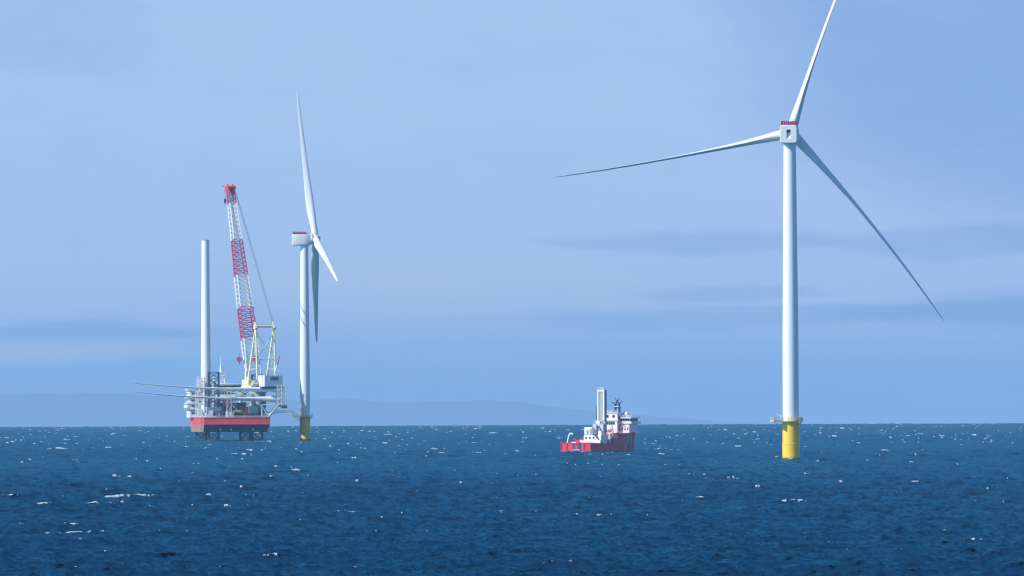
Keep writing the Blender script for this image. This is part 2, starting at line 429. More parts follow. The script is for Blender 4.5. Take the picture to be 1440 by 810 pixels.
    gl = nn('ShaderNodeBsdfGlossy'); gl.inputs['Roughness'].default_value = 0.2; gl.inputs['Color'].default_value = (0.24, 0.80, 0.98, 1); lk(v4.outputs[0], gl.inputs['Normal'])
    wm = nn('ShaderNodeMixShader')
    fr = nn('ShaderNodeFresnel'); fr.inputs['IOR'].default_value = 1.333; lk(v4.outputs[0], fr.inputs['Normal'])
    fc = nn('ShaderNodeMath'); fc.operation = 'MULTIPLY'; pw = nn('ShaderNodeMath'); pw.operation = 'POWER'; lk(fr.outputs[0], pw.inputs[0]); pw.inputs[1].default_value = 1.75; lk(pw.outputs[0], fc.inputs[0]); fc.inputs[1].default_value = REFLECT; lk(fc.outputs[0], wm.inputs[0])
    lk(b.outputs[0], wm.inputs[1]); lk(gl.outputs[0], wm.inputs[2])
    d = nn('ShaderNodeBsdfDiffuse'); d.inputs[0].default_value = (0.70, 0.77, 0.81, 1)
    ms = nn('ShaderNodeMixShader'); lk(st.outputs[0], ms.inputs[0]); lk(wm.outputs[0], ms.inputs[1]); lk(d.outputs[0], ms.inputs[2])
    lk(ms.outputs[0], t.nodes['Material Output'].inputs[0])
    me.materials.append(m)
build_sea()

# ------------------------------------------------------------------ far hills (beyond the horizon, 38-42 km away)
def build_hills():
    D0 = 98000.0; D1 = 104000.0
    key = [(-900, 566), (-400, 556), (-150, 560), (0, 555.5), (60, 554), (120, 552.5), (200, 555.5), (290, 560), (380, 563), (440, 563.5), (487, 559), (530, 565.5), (570, 567), (625, 564.5), (676, 562.5), (720, 565), (775, 571.5), (833, 578), (900, 584), (980, 590), (1080, 596), (1200, 604)]
    xs = np.linspace(-900, 1200, 300); ys = np.interp(xs, [k[0] for k in key], [k[1] for k in key])
    rng = random.Random(5)
    ph = [rng.random() * 6 for _ in range(8)]
    rows = [(D0, 0.0), (D0 + 1200, .35), (D0 + 2200, .7), (D0 + 3000, 1.0), (D0 + 3800, .8), (D0 + 5000, .3), (D1, 0.0)]
    vs = []
    for D, f in rows:
        for x, y in zip(xs, ys):
            yy = y + 0.5 * math.sin(x / 23 + ph[0]) + 0.35 * math.sin(x / 9.1 + ph[1])
            top = W(x, yy, D0 + 3000).z; base = seaz(D) - 5
            z = base + (top - base) * f * (1 + 0.05 * (1 - f) * math.sin(x / 31 + ph[2] + D / 900))
            p = W(x, 598, D0 + 3000); vs.append((p.x * D / (D0 + 3000), D, z))
    n = len(xs); fs = []
    for r in range(len(rows) - 1):
        for i in range(n - 1): fs.append((r * n + i, r * n + i + 1, (r + 1) * n + i + 1, (r + 1) * n + i))
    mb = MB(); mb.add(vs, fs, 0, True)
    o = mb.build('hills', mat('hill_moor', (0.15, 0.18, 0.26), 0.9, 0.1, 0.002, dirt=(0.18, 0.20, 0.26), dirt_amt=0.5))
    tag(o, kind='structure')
build_hills()

# ------------------------------------------------------------------ haze
def build_haze():
    mb = MB(); R = 108000.0; mb.box(-R, R, -R, R, seaz(104500) - 7, 275.0)
    m = bpy.data.materials.new('sea_haze'); m.use_nodes = True; t = m.node_tree
    for n in list(t.nodes):
        if n.type == 'BSDF_PRINCIPLED': t.nodes.remove(n)
    v = t.nodes.new('ShaderNodeVolumePrincipled'); v.inputs['Density'].default_value = HAZE_DENSITY
    v.inputs['Color'].default_value = (*HAZE_COLOR, 1); v.inputs['Anisotropy'].default_value = 0.0
    t.links.new(v.outputs[0], t.nodes['Material Output'].inputs['Volume'])
    o = mb.build('haze', m); tag(o, kind='stuff')
build_haze()

# ------------------------------------------------------------------ wind turbines
BP = [(0, 4.6, 4.6), (.03, 4.6, 4.55), (.08, 4.9, 4.1), (.14, 5.6, 3.5), (.2, 6.0, 2.9), (.28, 5.6, 2.3), (.4, 4.6, 1.65), (.55, 3.6, 1.05), (.7, 2.9, .85), (.82, 2.3, .62), (.92, 1.8, .45), (.975, 1.2, .3), (1, .3, .1)]
def blade_mesh(Lb, P, bow=1.0, cant=0.0):
    """local frame: +Z along the blade, +X chord (leading edge), +Y prebend side"""
    rings = []
    S = [i / 44 for i in range(45)]
    for s in S:
        c = np.interp(s, [b[0] for b in BP], [b[1] for b in BP]); th = np.interp(s, [b[0] for b in BP], [b[2] for b in BP])
        roundness = max(0.0, 1 - s / .16)
        tw = math.radians(14 * (1 - s) ** 2 * (1 - roundness))
        ring = []
        for k in range(20):
            a = 2 * math.pi * k / 20
            xc = math.cos(a); yc = math.sin(a)
            # aerofoil: fat towards the leading edge, thin trailing edge
            x = xc * c / 2 - (1 - roundness) * c * 0.12
            taper = (0.5 + 0.5 * xc) ** 0.55 if xc > -1 else 0
            y = yc * th / 2 * (roundness + (1 - roundness) * (0.12 + 0.95 * taper))
            x2 = x * math.cos(tw) - y * math.sin(tw); y2 = x * math.sin(tw) + y * math.cos(tw)
            ring.append((x2, y2 + P * s ** 2, s * Lb))
        rings.append(ring)
    mb = MB(); mb.loft(rings); return mb

def frame_obj(o, origin, X, Y, Z):
    m = Matrix.Identity(4)
    for i in range(3): m[i][0] = X[i]; m[i][1] = Y[i]; m[i][2] = Z[i]; m[i][3] = origin[i]
    o.matrix_local = m

def nacelle_mesh():
    """local: +X towards the hub, Z up, origin on the tower axis at hub height. rear wall has a real recessed hatch"""
    mb = MB()
    def ring(x, hw, zt, zb, r):
        pts = []
        for (cx, cz, a0) in ((hw - r, zt - r, 0), (-(hw - r), zt - r, 90), (-(hw - r), zb + r, 180), (hw - r, zb + r, 270)):
            for k in range(5):
                a = math.radians(a0 + 90 * k / 4); pts.append((x, cx + r * math.cos(a), cz + r * math.sin(a)))
        return pts
    body = [ring(-8.6, 3.55, 3.55, -3.95, .7), ring(-8.2, 3.8, 3.85, -4.25, 1.0), ring(0, 3.9, 3.9, -4.3, 1.1), ring(3.4, 3.8, 3.8, -4.2, 1.4), ring(4.4, 3.2, 3.2, -3.4, 1.8)]
    mb.loft(body, 0, True, caps=False)
    mb.add(body[-1], [tuple(range(20))], 0)
    # rear wall: a frame round the hatch + recess (hatch y -0.75..0.75, z -2.1..1.4, sloping floor)
    rr = body[0]; y0, y1, z0, z1 = -.9, .9, -2.5, 1.8
    inner = []
    for p in rr:
        yy = max(y0, min(y1, p[1] * 5)); zz = max(z0, min(z1, p[2] * 5)); inner.append((-8.6, yy, zz))
    vs = rr + inner; n = 20
    mb.add(vs, [(k, n + k, n + (k + 1) % n, (k + 1) % n) for k in range(n)], 0)
    d = 1.7
    mb.add([(-8.6, y0, z0), (-8.6, y1, z0), (-8.6, y1, z1), (-8.6, y0, z1), (-8.6 + d, y0, z1 - 1.1), (-8.6 + d, y1, z1 - 1.1), (-8.6 + d, y1, z1), (-8.6 + d, y0, z1)],
           [(0, 1, 5, 4), (1, 2, 6, 5), (3, 0, 4, 7), (2, 3, 7, 6)], 0)
    mb.add([(-8.6 + d, y0, z1 - 1.1), (-8.6 + d, y1, z1 - 1.1), (-8.6 + d, y1, z1), (-8.6 + d, y0, z1)], [(0, 1, 2, 3)], 1)
    return mb

def make_turbine(px, py_base, D, px_hub, py_hub, py_deck, heading, roll, pres, label, pitch, deck_ext, blade_mat, seams, tp_r=3.75, Rb=109.6):
    b = W(px, py_base, D); b.z = seaz(D)
    hub_z = W(px_hub, py_hub, D).z - b.z
    deck_z = W(px, py_deck, D).z - b.z
    root = empty('wind_turbine', b)
    tag(root, label, 'wind turbine', 'offshore wind turbines')
    # transition piece
    mb = MB(); mb.lathe((0, 0, 0), [(tp_r + .1, -14), (tp_r + .1, .9), (tp_r + .1, 1.5), (tp_r + .1, 6.9), (tp_r + .18, 7.0), (tp_r + .18, 7.35), (tp_r, 7.45), (tp_r - .08, deck_z)], 40, mis=[1, 2, 0, 0, 0, 0, 0])
    tp = mb.build('transition_piece', [M['yellow'], M['growth'], M['wet']], root)
    # external platform: round deck with a lay-down extension
    n = 28; poly = []
    ea = deck_ext
    for k in range(n):
        a = 2 * math.pi * k / n; q = abs(((a - ea + math.pi) % (2 * math.pi)) - math.pi)
        r = 5.5 if q > 0.62 else 8.6 * (1 / max(.8, math.cos(q)))
        poly.append((r * math.cos(a), r * math.sin(a)))
    mb = MB(); mb.prism(poly, deck_z, deck_z + .45)
    pf = mb.build('platform', M['deckyel'], root)
    mb = MB(); railing(mb, [(x * .985, y * .985, deck_z + .45) for x, y in poly], 1.25, .09, True, 1.5, 3)
    mb.build('railing', M['deckyel'], pf)
    for k in range(10):
        mb = MB()
        a = ea + 2 * math.pi * k / 10; c, s_ = math.cos(a), math.sin(a)
        ro = 7.6 if k == 0 else 5.0
        mb.tube((c * tp_r, s_ * tp_r, deck_z - (2.6 if k == 0 else 1.7)), (c * ro, s_ * ro, deck_z - .05), .16, 6)
        mb.build('bracket', M['deckyel'], pf)
    # small davit crane on the extension
    mb = MB(); c, s_ = math.cos(ea), math.sin(ea)
    mb.tube((c * 4.4, s_ * 4.4 - .5, deck_z + .4), (c * 4.4, s_ * 4.4 - .5, deck_z + 2.6), .2, 8)
    mb.tube((c * 4.4, s_ * 4.4 - .5, deck_z + 2.6), (c * 6.6, s_ * 6.6 - .5, deck_z + 3.1), .16, 8)
    mb.build('davit_crane', M['white'], pf)
    # boat landing: two fender tubes and a ladder on the far right side
    mb = MB(); la = math.radians(80)
    for dd in (-.09, .09):
        c, s_ = math.cos(la + dd), math.sin(la + dd)
        mb.tube((c * (tp_r + .9), s_ * (tp_r + .9), -3), (c * (tp_r + .9), s_ * (tp_r + .9), 11), .2, 8)
        for z in (1, 5, 9): mb.tube((c * tp_r, s_ * tp_r, z), (c * (tp_r + .9), s_ * (tp_r + .9), z), .14, 6)
    mb.build('boat_landing', M['yellow'], root)
    # tower
    top = hub_z - 4.1; rb = 3.62; rtp = 2.75; prof = []; z = deck_z + .0
    cuts = [0.0] + seams + [1.0]
    for i, c0 in enumerate(cuts):
        zz = deck_z + (top - deck_z) * c0
        rr = rb + (rtp - rb) * max(0, (c0 - .25) / .75)
        if 0 < c0 < 1: prof += [(rr, zz - .16), (rr + .05, zz - .14), (rr + .05, zz + .14), (rr, zz + .16)]
        else: prof.append((rr, zz))
    MB().lathe((0, 0, 0), prof, 48).build('tower', M['tower'], root)
    mb = MB(); mb.box(-.55, .55, -rb - .12, -rb + .3, deck_z + .5, deck_z + 2.7)
    d_ = mb.build('tower_door', M['lsteel'], root); d_.rotation_euler.z = 2.4
    # nacelle
    hd = Vector((math.sin(heading), math.cos(heading), 0)); side = Vector((hd.y, -hd.x, 0)); upv = Vector((0, 0, 1))
    nac = nacelle_mesh().build('nacelle', [M['nacelle'], M['dark']], root)
    frame_obj(nac, Vector((0, 0, hub_z)), hd, -side, upv)
    mb = MB(); z1 = 3.86
    mb.box(-8.0, 0.8, -3.3, 3.3, z1, z1 + .12)
    railing(mb, [(-8.0, -3.3, z1), (0.8, -3.3, z1), (0.8, 3.3, z1), (-8.0, 3.3, z1)], 1.75, .10, True, .75, 3)
    for k in range(7):
        y = -3.1 + k * .93; mb.box(-8.06, -8.0, y, y + .62, z1 + .2, z1 + 1.5)
    for k in range(9):
        x = -7.7 + k * .93
        for yy in (-3.36, 3.3): mb.box(x, x + .62, yy, yy + .06, z1 + .2, z1 + 1.3)
    rl = mb.build('hoist_platform', M['redrail'], nac)
    for (x, y) in ((-1.5, 1.6), (-1.5, -1.6), (1.6, 2.4), (1.6, -2.4)):
        mb = MB(); mb.tube((x, y, z1), (x, y, z1 + 2.6), .09, 6); mb.sphere((x, y, z1 + 2.65), .24, 8)
        mb.build('sensor_mast', M['lsteel'], nac)
    MB().cbox((2.4, 0, z1 + .7), (1.6, 2.2, 1.4)).build('cooler_box', M['lsteel'], nac)
    # generator ring + hub, tilted 6 degrees
    tilt = math.radians(6); ax = (hd * math.cos(tilt) + upv * math.sin(tilt)).normalized()
    up_ = (upv * math.cos(tilt) - hd * math.sin(tilt)).normalized(); rt_ = ax.cross(up_)
    hubc = Vector((0, 0, hub_z)) + ax * 8.2
    mb = MB(); mb.lathe((0, 0, 0), [(3.0, -4.4), (3.85, -4.0), (3.95, -3.2), (3.95, -2.6), (3.4, -2.3)], 40)
    g = mb.build('generator', M['nacelle'], root); frame_obj(g, hubc, rt_, up_ * 1.0, ax)
    mb = MB(); mb.lathe((0, 0, 0), [(2.6, -2.5), (2.95, -1.8), (3.1, -.5), (3.0, .8), (2.6, 1.9), (1.9, 2.8), (1.0, 3.4), (.05, 3.6)], 32)
    hb = mb.build('hub', M['nacelle'], root); frame_obj(hb, hubc, rt_, up_, ax)
    mb = MB()
    for i in range(3):
        a = math.radians(roll + 120 * i); d = Vector((math.sin(a), math.cos(a), 0))
        mb.tube(d * 1.6, d * 3.5, 2.32, 24)
    mb.build('blade_socket', M['nacelle'], hb)
    be = math.radians(pitch)
    for i in range(3):
        a = math.radians(roll + 120 * i)
        d = up_ * math.cos(a) + rt_ * math.sin(a); t = -up_ * math.sin(a) + rt_ * math.cos(a)
        c = (ax * math.sin(be) - t * math.cos(be)); nrm = ax * math.cos(be) + t * math.sin(be)
        b_ = blade_mesh(Rb - 3.0, pres[i]).build('blade', blade_mat, root)
        # keep the frame right-handed: X=c, Y=n, Z=d
        if c.cross(nrm).dot(d) < 0: pass
        frame_obj(b_, hubc + d * 3.0, c, nrm, d)
        if c.cross(nrm).dot(d) < 0:
            me = b_.data; me.flip_normals()
        s0 = M['dark']
        mbr = MB(); mbr.lathe((0, 0, 0), [(2.38, -.1), (2.38, .35)], 24)
        rg = mbr.build('root_ring', M['lsteel'], b_)
    return root, b, deck_z

T_front, b1, dz1 = make_turbine(1112.3, 647, 5116.0, 1110.5, 188.5, 592.5, math.radians(5.0), 17.0, (7, 9, 5),
    'nearest and tallest white wind turbine, seen from behind, on a bright yellow base', 76, math.radians(188), M['blade'], [.31, .62], Rb=108.8)
D_RIG = 8150.0; D_T2 = 8199.0
T_left, b2, dz2 = make_turbine(429, 619.5, D_T2, 427, 337, 586.5, math.radians(83), -16.5, (6, 7, 7),
    'farther white wind turbine seen side on, rig shadows on its tower, dull yellow base', 80, math.radians(186), M['blade'], [.31, .62])


# ------------------------------------------------------------------ jack-up installation rig
def build_rig():
    PSI = math.radians(6.9)
    o0 = W(333.5, 619.6, D_RIG); o0.z = seaz(D_RIG)
    root = empty('jackup_rig', o0, PSI)
    tag(root, 'red hulled jack-up rig standing on dark lattice legs, with a tall red and white crane', 'jack-up rig')
    inv = Matrix.Rotation(-PSI, 3, 'Z')
    def Q(px, py, y):
        """pixel at local depth y -> local point"""
        D = D_RIG + y
        for _ in range(3):
            p = inv @ (W(px, py, D) - o0); D += y - p.y
        return p
    S = D_RIG / F
    DK = 16.6
    # hull
    hw, Lh = 23.6, 120.0
    mb = MB()
    top = [(-hw, 0), (hw, 0), (hw, Lh - 14), (hw - 8, Lh), (-hw + 8, Lh), (-hw, Lh - 14)]
    mb.loft([[(x, y, 11.5) for x, y in top], [(x, y, DK) for x, y in top]], 0, False)
    bot = [(-hw + .15, 7.5), (hw - 1.6, 7.5), (hw - 1.6, Lh - 20), (hw - 11, Lh - 4), (-hw + 11, Lh - 4), (-hw + .15, Lh - 20)]
    topl = [(x * .9995, y + (.02 if y == 0 else 0)) for x, y in top]
    vs = [(x, y, 6.4) for x, y in bot] + [(x, y, 11.49) for x, y in topl]
    mb.add(vs, [(0, 1, 7, 6)], 2); mb.add(vs, [(i, (i + 1) % 6, 6 + (i + 1) % 6, 6 + i) for i in range(1, 6)], 1); mb.add(vs, [(5, 4, 3, 2, 1, 0)], 1)
    hull = mb.build('hull', [M['hullred'], M['antif'], M['hullshade']], root)
    MB().prism([(x * .985, y * .997 + .3) for x, y in top], DK + .004, DK + .10).build('main_deck', M['deck'], root)
    MB().path([(-hw - .15, -.15, DK), (hw + .15, -.15, DK)], .25, 6).path([(-hw - .15, -.15, 12.0), (hw + .15, -.15, 12.0)], .2, 6).path([(-hw - .15, -.15, DK), (-hw - .15, Lh - 14, DK)], .25, 6).build('rubbing_strake', M['hullred'], hull)
    for px in (310, 325, 356):
        p = Q(px, 603.8, 4.2); MB().cbox((p.x, 4.6, p.z), (.9, 1.2, 1.5)).build('draft_mark', M['white'], hull)
    # legs + jacking houses
    legs = [(Q(300.5, 560, 15).x, 15), (Q(361.5, 560, 20).x, 20), (Q(283, 560, 96).x, 96), (Q(344.5, 560, 96).x, 96)]
    for i, (lx, ly) in enumerate(legs):
        a = 3.5; mb = MB()
        c = [(-a, -a), (a, -a), (a, a), (-a, a)]
        ztop = (49, 47, 37, 40)[i]
        truss(mb, [(x, y, -45) for x, y in c], [(x, y, ztop) for x, y in c], 20, .66, .36)
        l = mb.build('leg', M['leg'], root); l.location = (lx, ly, 0)
        mb = MB(); mb.box(-5.2, 5.2, -5.2, 5.2, 0, 1.0); mb.box(-5.2, -3.8, -5.2, 5.2, 1, 7.5); mb.box(3.8, 5.2, -5.2, 5.2, 1, 7.5); mb.box(-3.8, 3.8, 3.8, 5.2, 1, 7.5); mb.box(-3.8, 3.8, -5.2, -3.8, 4.5, 7.5); mb.box(-5.6, 5.6, -5.6, -5.2, 3.4, 4.2)
        j = mb.build('jack_house', M['steel'] if i else M['lsteel'], root); j.location = (lx, ly, DK + .1)
    # ---- accommodation at the far end
    ax0, ax1, ay0, ay1 = Q(267, 560, 78).x, Q(330.5, 560, 78).x, 78, 104
    acc = MB().box(ax0, ax1, ay0, ay1, DK, 36.0)
    for z in (22.5, 26.5, 30.5): acc.box(ax0 - 1.6, ax1 + .8, ay0 - 1.6, ay1, z, z + .35)
    acc.box(ax0 - 1.2, ax1 + 1.2, ay0 - 1.2, ay1, 36.0, 36.4)
    acc = acc.build('accommodation', M['white'], root)
    for z in (19.0, 24.3, 28.2, 33.2):
        n = int((ax1 - ax0 - 1.5) / 2.2)
        for k in range(n):
            x = ax0 + 1.2 + k * 2.2
            MB().box(x, x + 1.45, ay0 - .06, ay0 + .1, z, z + 1.1).build('window', M['glass'], acc)
    for z in (24.3, 28.2, 33.2):
        for k in range(6):
            y = ay0 + 3 + k * 4.2
            MB().box(ax0 - .06, ax0 + .1, y, y + 1.4, z, z + 1.1).build('window', M['glass'], acc)
    for z in (22.85, 26.85, 30.85, 36.4):
        mb = MB(); e = 1.5 if z < 36 else 1.1
        railing(mb, [(ax0 - e, ay1, z), (ax0 - e, ay0 - e, z), (ax1 + .7, ay0 - e, z)], 1.2, .07, False, 2.2, 2)
        mb.build('balcony_railing', M['white'], acc)
    bx0, bx1 = Q(304.5, 560, 84).x, Q(336, 560, 84).x
    brid = MB().box(bx0, bx1, 84, 98, 36.4, 40.6).box(bx0 - 1, bx1 + 1, 83, 99, 40.6, 41.1).build('bridge_house', M['white'], root)
    MB().box(bx0 + .3, bx1 - .3, 83.94, 84.1, 38.0, 39.5).build('window', M['glass'], brid)
    # radio mast
    p = Q(311, 550, 88)
    b0 = [(p.x - 2.6, 85.5, 36.4), (p.x + 2.6, 85.5, 36.4), (p.x + 2.6, 90.5, 36.4), (p.x - 2.6, 90.5, 36.4)]
    t0 = [(p.x - 2.0, 86, 49), (p.x + 2.0, 86, 49), (p.x + 2.0, 90, 49), (p.x - 2.0, 90, 49)]
    mb = MB(); truss(mb, b0, t0, 5, .42, .26)
    for z in (41, 45, 49): mb.box(p.x - 2.6, p.x + 2.6, 85.4, 90.6, z, z + .3)
    mast = mb.build('radio_mast', M['white'], root)
    mb = MB(); mb.tube((p.x, 88, 49), (p.x, 88, 55), 1.2, 8, .5); mb.tube((p.x, 88, 55), (p.x, 88, 61.5), .4, 6, .2); mb.tube((p.x - 1.6, 88, 52.5), (p.x + 1.6, 88, 52.5), .14, 6)
    mb.build('mast_spire', M['white'], mast)
    mb = MB(); mb.box(p.x - 1.7, p.x + 1.7, 85.0, 85.4, 46.6, 47.1); mb.build('radar_scanner', M['white'], mast)
    # lifeboats on the left side
    for k, (y, z) in enumerate(((82, 24.2), (94, 24.2))):
        mb = MB(); rings = []
        for t in [i / 10 for i in range(11)]:
            q = max(.12, math.sin(math.pi * min(max(t, .03), .97)) ** .45); cy_ = y - 4 + 8 * t
            rings.append([(ax0 - 1.6 + 1.35 * q * math.cos(2 * math.pi * j / 12), cy_, z + 1.5 * q * math.sin(2 * math.pi * j / 12)) for j in range(12)])
        mb.loft(rings); lb = mb.build('lifeboat', M['white'], root)
        for yy in (-3, 3):
            MB().path([(ax0 - .2, y + yy, z + 2.6), (ax0 - 1.2, y + yy, z + 3.6), (ax0 - 1.6, y + yy, z + 1.4)], .16, 6).build('davit', M['lsteel'], lb)
    # stair tower and lockers that edge the left side
    mb = MB(); truss(mb, [(-23.4, 62, DK), (-20.4, 62, DK), (-20.4, 66, DK), (-23.4, 66, DK)], [(-23.4, 62, 36), (-20.4, 62, 36), (-20.4, 66, 36), (-23.4, 66, 36)], 5, .22, .14)
    for z in (20, 24, 28, 32, 36): mb.box(-23.8, -20, 61.6, 66.4, z, z + .25)
    mb.build('stair_tower', M['white'], root)
    # ---- cage that holds the upright tower
    tx = Q(289.6, 560, 55).x; ty = 55
    ca = 4.9; cc = [(tx - ca, ty - ca), (tx + ca, ty - ca), (tx + ca, ty + ca), (tx - ca, ty + ca)]
    mb = MB(); truss(mb, [(x, y, DK) for x, y in cc], [(x, y, 44.5) for x, y in cc], 5, .45, .2)
    for z in (22, 28, 34, 39.5, 44.5):
        mb.box(tx - ca - 1, tx + ca + 1, ty - ca - 1.2, ty - ca - .3, z, z + .35); mb.box(tx - ca - 1, tx - ca - .1, ty - ca, ty + ca, z, z + .35)
    cage = mb.build('tower_cage', M['lsteel'], root)
    for z in (22.35, 28.35, 34.35, 39.85, 44.85):
        mb = MB(); railing(mb, [(tx - ca - 1, ty + ca, z), (tx - ca - 1, ty - ca - 1.2, z), (tx + ca + 1, ty - ca - 1.2, z)], 1.2, .07, False, 1.8, 2); mb.build('cage_railing', M['white'], cage)
    for (dx, z0, z1, mm) in ((-5.2, 38.5, 44.2, 'white'), (-4.6, 29, 33, 'lsteel'), (2.5, 33, 36.5, 'steel'), (3.8, 23, 27, 'lsteel'), (-1, 18, 21.5, 'steel'), (-5.0, 18, 22.5, 'white'), (.6, 28.5, 31.5, 'white'), (-2.4, 34, 37, 'steel'), (5.2, 38, 42, 'lsteel')):
        MB().box(tx + dx - 1.9, tx + dx + 1.6, ty - ca - 3.2, ty - ca - 1.3, z0, z1).build('equipment_cabin', M[mm], cage, bevel=.1)
    for dx in (-2.0, 4.6):
        MB().tube((tx + dx, ty - ca - 3.4, DK), (tx + dx, ty - ca - 3.4, 45.5), .42, 8).build('support_post', M['white'], cage)
    # ---- blade rack, cantilevered outboard on the right
    rx0 = Q(389.5, 560, 4).x; rx1 = Q(401.5, 560, 4).x; z0 = 26.0; z1 = 38.8
    mb = MB()
    for y in (1.0, 8.0):
        for x in (rx0, (rx0 + rx1) / 2, rx1): mb.tube((x, y, z0), (x, y, z1), .32, 6)
        for z in (z0, (z0 + z1) / 2, z1): mb.tube((rx0, y, z), (rx1, y, z), .32, 6)
        xm = (rx0 + rx1) / 2; zm = (z0 + z1) / 2
        for (xa, xb_) in ((rx0, xm), (xm, rx1)):
            for (za, zb) in ((z0, zm), (zm, z1)):
                mb.tube((xa, y, za), (xb_, y, zb), .2, 6); mb.tube((xb_, y, za), (xa, y, zb), .2, 6)
    for x in (rx0, rx1):
        for z in (z0, (z0 + z1) / 2, z1): mb.tube((x, 1, z), (x, 8, z), .3, 6)
    rack = mb.build('blade_rack', M['lsteel'], root)
    mb = MB()
    for y in (1.0, 8.0):
        mb.tube((22.5, y, DK + .3), (rx0 + 1, y, z0), .55, 8); mb.tube((22.5, y, DK + .3), (rx1 - 2, y, z0 - .2), .4, 8)
        mb.tube((18, y, 25.5), (rx1, y, z0), .4, 8); mb.tube((18, y, DK), (18, y, 25.6), .4, 8)
        mb.tube((22.5, y, DK + .2), (18, y, 25.2), .3, 8)
    mb.build('rack_strut', M['lsteel'], rack)
    mb = MB(); mb.box(rx0 + 1.5, rx1 + .6, .5, 8.5, z0 - 1.6, z0 - .4); mb.box(rx0 + 3.5, rx1 + .9, 1.5, 7.5, z0 - 2.9, z0 - 1.6)
    mb.build('rack_platform', M['teal'], rack)
    mb = MB(); railing(mb, [(rx0, 1, z1 + .1), (rx1 + .4, 1, z1 + .1), (rx1 + .4, 8, z1 + .1)], 1.2, .08, False, 1.6, 2); mb.build('rack_railing', M['lsteel'], rack)
    # inboard blade cradle
    cx = Q(322, 560, 4).x
    mb = MB()
    truss(mb, [(cx - 1.5, 1.5, DK), (cx + 1.5, 1.5, DK), (cx + 1.5, 7, DK), (cx - 1.5, 7, DK)], [(cx - 1.5, 1.5, 37), (cx + 1.5, 1.5, 37), (cx + 1.5, 7, 37), (cx - 1.5, 7, 37)], 4, .2, .12)
    mb.build('blade_cradle', M['lsteel'], root)
    # ---- crane
    cc0 = Q(362, 560, 20); C0 = Vector((cc0.x, 20, 0))
    h = (inv @ Vector((-math.sin(math.radians(24.2)), math.cos(math.radians(24.2)), 0))); wv = Vector((h.y, -h.x, 0)); zv = Vector((0, 0, 1))
    P = lambda u, v, z: C0 + wv * u + h * v + zv * z
    def cbox(mb, u0, u1, v0, v1, z0, z1, mi=0):
        vs = [P(u, v, z) for z in (z0, z1) for (u, v) in ((u0, v0), (u1, v0), (u1, v1), (u0, v1))]
        return mb.add(vs, [(3, 2, 1, 0), (4, 5, 6, 7), (0, 1, 5, 4), (1, 2, 6, 5), (2, 3, 7, 6), (3, 0, 4, 7)], mi)
    mb = MB(); mb.lathe(C0, [(6.0, DK), (5.9, 22), (5.9, 33), (6.9, 36.6), (6.9, 37.6)], 36)
    mb.build('crane_pedestal', M['pedestal'], root)
    for k, (dx, z0, z1, dz) in enumerate(((-2.5, 18, 26, 6.6), (3.6, 24, 30, 6.3), (-6.5, 27, 34, 5.2))):
        MB().box(C0.x + dx - 1.6, C0.x + dx + 1.9, 20 - dz - 1.6, 20 - dz + .6, z0, z1).build('pedestal_cabin', M[('teal', 'blue', 'lsteel')[k]], root, bevel=.1)
    mb = MB(); cbox(mb, -8.5, 8.5, -9, 10, 37.8, 39.3); cbox(mb, -8.2, -4.6, -3, 9, 39.3, 43.5); cbox(mb, 4.6, 8.2, -3, 9, 39.3, 43.0); cbox(mb, -4.4, 4.4, 3, 6, 39.3, 41.8); cbox(mb, -7.8, -6.2, -2.4, .9, 43.5, 45.6); cbox(mb, 6.2, 7.8, -2.4, .9, 43.0, 45.6)
    for u in (-5.6, 5.6): cbox(mb, u - .5, u + .5, 6, 8.6, 43, 49.6)
    crane = mb.build('crane', M['cream'], root, label='tall cream crane with a red and white lattice boom')
    mb = MB(); cbox(mb, -3.2, 11.0, -20.5, -9.2, 38.6, 46.6)
    mh = mb.build('machine_house', M['white'], crane, bevel=.15)
    mb = MB()
    for k in range(5):
        u = 1.6 + k * 1.25; cbox(mb, u, u + .85, -20.62, -20.45, 43.0, 45.6)
    mb.build('louvre', M['blue'], crane)
    mb = MB(); cbox(mb, -5.0, 11.2, -20.8, -2.0, 37.2, 38.55); mb.build('house_shadow_slab', M['blue'], crane)  # dark blue slab stands for the shadow under the machine house
    mb = MB(); railing(mb, [P(-3.2, -20.4, 46.7), P(11, -20.4, 46.7), P(11, -9.3, 46.7)], 1.2, .09, False, 1.8, 2); railing(mb, [P(-8.4, 9.8, 39.3), P(-8.4, -8.8, 39.3), P(-3.4, -8.9, 39.3)], 1.2, .09, False, 1.8, 2); mb.build('crane_railing', M['cream'], crane)
    mb = MB(); cbox(mb, 7.6, 9.8, 6.5, 10.0, 40.0, 43.4); cb = mb.build('operator_cab', M['cream'], crane, bevel=.12)
    mb = MB()
    for (u, v, r_) in ((-2.3, -4.2, 1.5), (2.2, -4.2, 1.5), (-2.3, .2, 1.3), (2.2, .2, 1.3)):
        mb.tube(P(u - 1.6, v, 41.2), P(u + 1.6, v, 41.2), r_, 14)
    mb.build('winch', M['steel'], crane)
    rk = random.Random(8)
    for k in range(16):
        u = -8.2 + (k % 8) * 2.1; v = -9.2 if k < 8 else -6.5; hh = rk.uniform(1.6, 4.6)
        if u > -3.6 and v < -9: continue
        mb = MB(); cbox(mb, u, u + rk.uniform(.8, 1.6), v - .8, v + .8, 39.3, 39.3 + hh)
        mb.tube(P(u + .5, v - 1.0, 39.3 + hh * .6), P(u + 1.9, v - 1.0, 39.3 + hh * .6), rk.uniform(.3, .6), 8)
        mb.build('slewing_motor', M[rk.choice(['cream', 'cream', 'deckyel', 'steel', 'white'])], crane)
    # gantry (A-frame)
    mb = MB()
